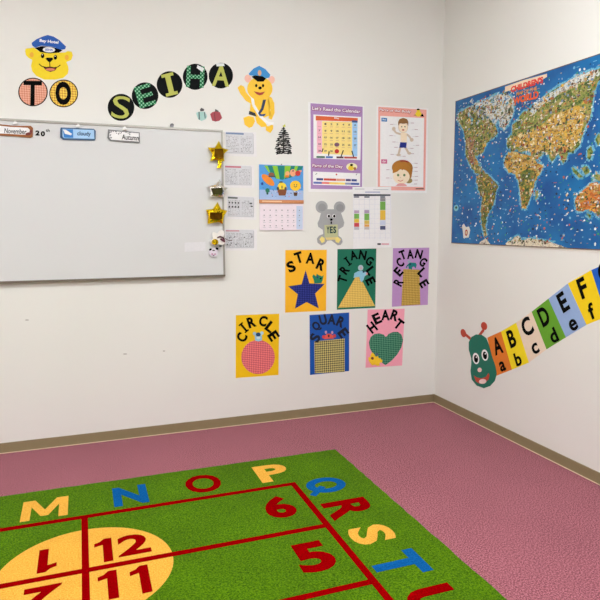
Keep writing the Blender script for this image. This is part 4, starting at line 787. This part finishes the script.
for P, mt, nm in ((NA, LGRN, 'north_america'), (ARC, LWH, 'arctic_land'), (SA, LSA, 'south_america'), (EUR, LGRN, 'eurasia'), (AF, LYEL, 'africa'), (AU, LORG, 'australia'), (ANT, LSND, 'antarctica')):
    E_ = rough_edge(P, .8, 4); sh = shore(E_)
    W_ = clip([rw(*p) for p in E_]); lands.append(W_)
    m = MB(); m.poly(W_, .0054, .0058, mt, raw=True)
    if nm == 'antarctica': m.poly(clip([rw(*p) for p in rough_edge(ANT2, .3)]), .0054, .0058, LSND, raw=True)
    if nm == 'eurasia':
        m.poly(clip([rw(*p) for p in rough_edge(px(CA, sA, [(330, 240), (360, 200), (410, 166), (450, 141), (500, 110), (550, 90), (600, 76), (600, 100), (560, 118), (520, 130), (490, 150), (450, 165), (420, 190), (390, 205), (370, 225), (345, 255)]), .8)]), .0059, .0061, LWH, raw=True)
        m.poly(clip([rw(*p) for p in rough_edge(px(CA, sA, [(262, 350), (290, 320), (340, 315), (380, 290), (420, 250), (470, 235), (520, 215), (545, 235), (540, 290), (520, 350), (480, 390), (430, 395), (390, 385), (350, 400), (310, 380), (275, 375)]), .9)]), .0059, .0061, LYEL, raw=True)
    if nm == 'africa': m.poly(clip([rw(*p) for p in rough_edge(px(CA, sA, [(285, 480), (320, 460), (362, 470), (345, 515), (335, 555), (322, 600), (303, 605), (298, 560), (292, 515)]), .5)]), .0059, .0061, LSA, raw=True)
    if nm == 'north_america': m.poly(clip([rw(*p) for p in rough_edge(px(CA, sA, [(84, 345), (100, 335), (118, 350), (112, 400), (125, 440), (112, 452), (96, 425)]), .5)]), .0059, .0061, land('land_canyon', ((.35, (110, 70, 50)), (.5, (176, 120, 90)), (.65, (150, 140, 80)), (.75, (214, 196, 160)))), raw=True)
    co = t.add('continent', m); t.add('shoal', sh, co)
for P in ISL:
    E_ = rough_edge(P, .3, 2); sh = shore(E_); m = MB(); m.poly(clip([rw(*p) for p in E_]), .0054, .0058, LGRN, raw=True); co = t.add('island', m); t.add('shoal', sh, co)
for k in range(46):
    u = random.uniform(466, 512); v = 101-(u-456)*.31+random.uniform(4, 30)
    c_ = rw(u, v); rr = random.uniform(.006, .022)
    m = MB(); m.poly([(c_[0]+rr*random.uniform(.5, 1.2)*math.cos(a*PI/5), c_[1]+rr*random.uniform(.5, 1.1)*math.sin(a*PI/5)) for a in range(10)], .00591, .0061, random.choice((LWH, LWH, SHOAL, LGRN)), raw=True); t.add('islet', m)
def inside(P, x, y):
    r = False
    for (a, b), (c_, d_) in zip(P, P[1:]+P[:1]):
        if (b > y) != (d_ > y) and x < (c_-a)*(y-b)/(d_-b)+a: r = not r
    return r
m = MB()
LC = [mat(c, .45) for c in ((60, 64, 46), (84, 62, 44), (160, 150, 70), (190, 150, 90), (90, 60, 40), (176, 110, 50), (70, 100, 50), (236, 230, 214), (206, 186, 140), (150, 60, 44), (52, 80, 50), (222, 180, 70), (120, 140, 170), (90, 110, 60), (214, 206, 190))]
OC = [mat(c, .45) for c in ((236, 236, 230), (236, 236, 230), (30, 44, 70), (196, 96, 70), (120, 180, 210), (206, 176, 130), (22, 60, 110), (60, 150, 120))]
for i in range(6500):
    x = random.uniform(MX0+.02, MX1-.02); y = random.uniform(MZ0+.02, MZ1-.03)
    on = any(inside(P, x, y) for P in lands)
    if not on and random.random() > (.2 if y < 2.0 or x > 1.0 else .75): continue
    s = random.uniform(.003, .0105) if on else random.uniform(.003, .0085)
    z0 = .0062+random.random()*.0004; mt = random.choice(LC if on else OC)
    kk = random.random()
    if kk < .5: m.ell(x, y, s, s*random.uniform(.4, 1), z0, z0+.0003, mt, random.uniform(0, 180), 7, raw=True)
    elif kk < .8: m.poly([(x-s, y-s*.4), (x+s, y-s*.3), (x+s*.3, y+s), (x-s*.2, y+s*.5)], z0, z0+.0003, mt, raw=True)
    else: m.box(x-s*1.5, y-s*.2, x+s*1.5, y+s*.25, z0, z0+.0003, mt, raw=True)
c_ = rw(467, 233); m.poly([(c_[0]+a, c_[1]+b) for a, b in ((-.05, .05), (-.03, .065), (-.005, .04), (.03, .045), (.045, .02), (.03, -.03), (-.03, -.035), (-.035, 0))], .0068, .0071, mat((222, 220, 212), .5), raw=True); m.ell(c_[0]+.002, c_[1]+.002, .016, .022, .0072, .0075, mat((176, 70, 60), .5), raw=True); m.ell(c_[0]+.002, c_[1]+.002, .008, .012, .0076, .0079, mat((222, 200, 160), .5), raw=True)
c_ = rw(457, 208); m.ell(c_[0], c_[1], .028, .022, .0068, .0071, mat((130, 196, 206), .5), raw=True); m.ell(c_[0], c_[1]+.003, .012, .009, .0072, .0075, mat((60, 84, 50), .5), raw=True)
t.add('printed_pictures', m)
# title ribbon
m = t.mb(); m.poly([(506, 86.8), (524, 80.4), (544, 74.9), (548, 73.8), (548, 77), (540, 82), (506, 92)], .0072, .0074, mat((236, 214, 184), .5))
RO = mat((222, 62, 50), .45); YO = mat((226, 150, 60), .45); R2 = mat((226, 96, 44), .45); CY = mat((160, 206, 226), .45)
def rtext(s, u, v, w, h, mt, b=.05, z=0):
    c_ = rw(u, v)
    m.text(s, c_[0], c_[1], w, h, 0, .0077+z, .0082+z, mt, b, raw=True)
rtext("CHILDREN'S", 527.5, 84.8, .27, .036, RO, .05);
rtext('MAP OF THE', 527.5, 91.3, .17, .02, YO, .02); rtext('WORLD', 526.5, 98, .215, .042, R2, .05)
t.add('title', m)

# ------------------------------------------------------------------ camera, world, output look
cd = bpy.data.cameras.new('camera'); cam = bpy.data.objects.new('camera', cd); COL.objects.link(cam)
cd.sensor_width = 36; cd.sensor_fit = 'HORIZONTAL'; cd.lens = 36*FPX/600; cd.clip_start = .05; cd.clip_end = 60
R3 = Matrix((RT, UP, -FW)).transposed(); cam.matrix_world = Matrix.Translation(CAM) @ R3.to_4x4()
SC.camera = cam
w = bpy.data.worlds.new('world'); SC.world = w; w.use_nodes = True; w.node_tree.nodes['Background'].inputs[0].default_value = (.8, .85, 1, 1); w.node_tree.nodes['Background'].inputs[1].default_value = .1
SC.view_settings.view_transform = 'Standard'; SC.view_settings.look = 'None'; SC.view_settings.gamma = 1; SC.view_settings.use_curve_mapping = False
SC.view_settings.exposure = 0.0
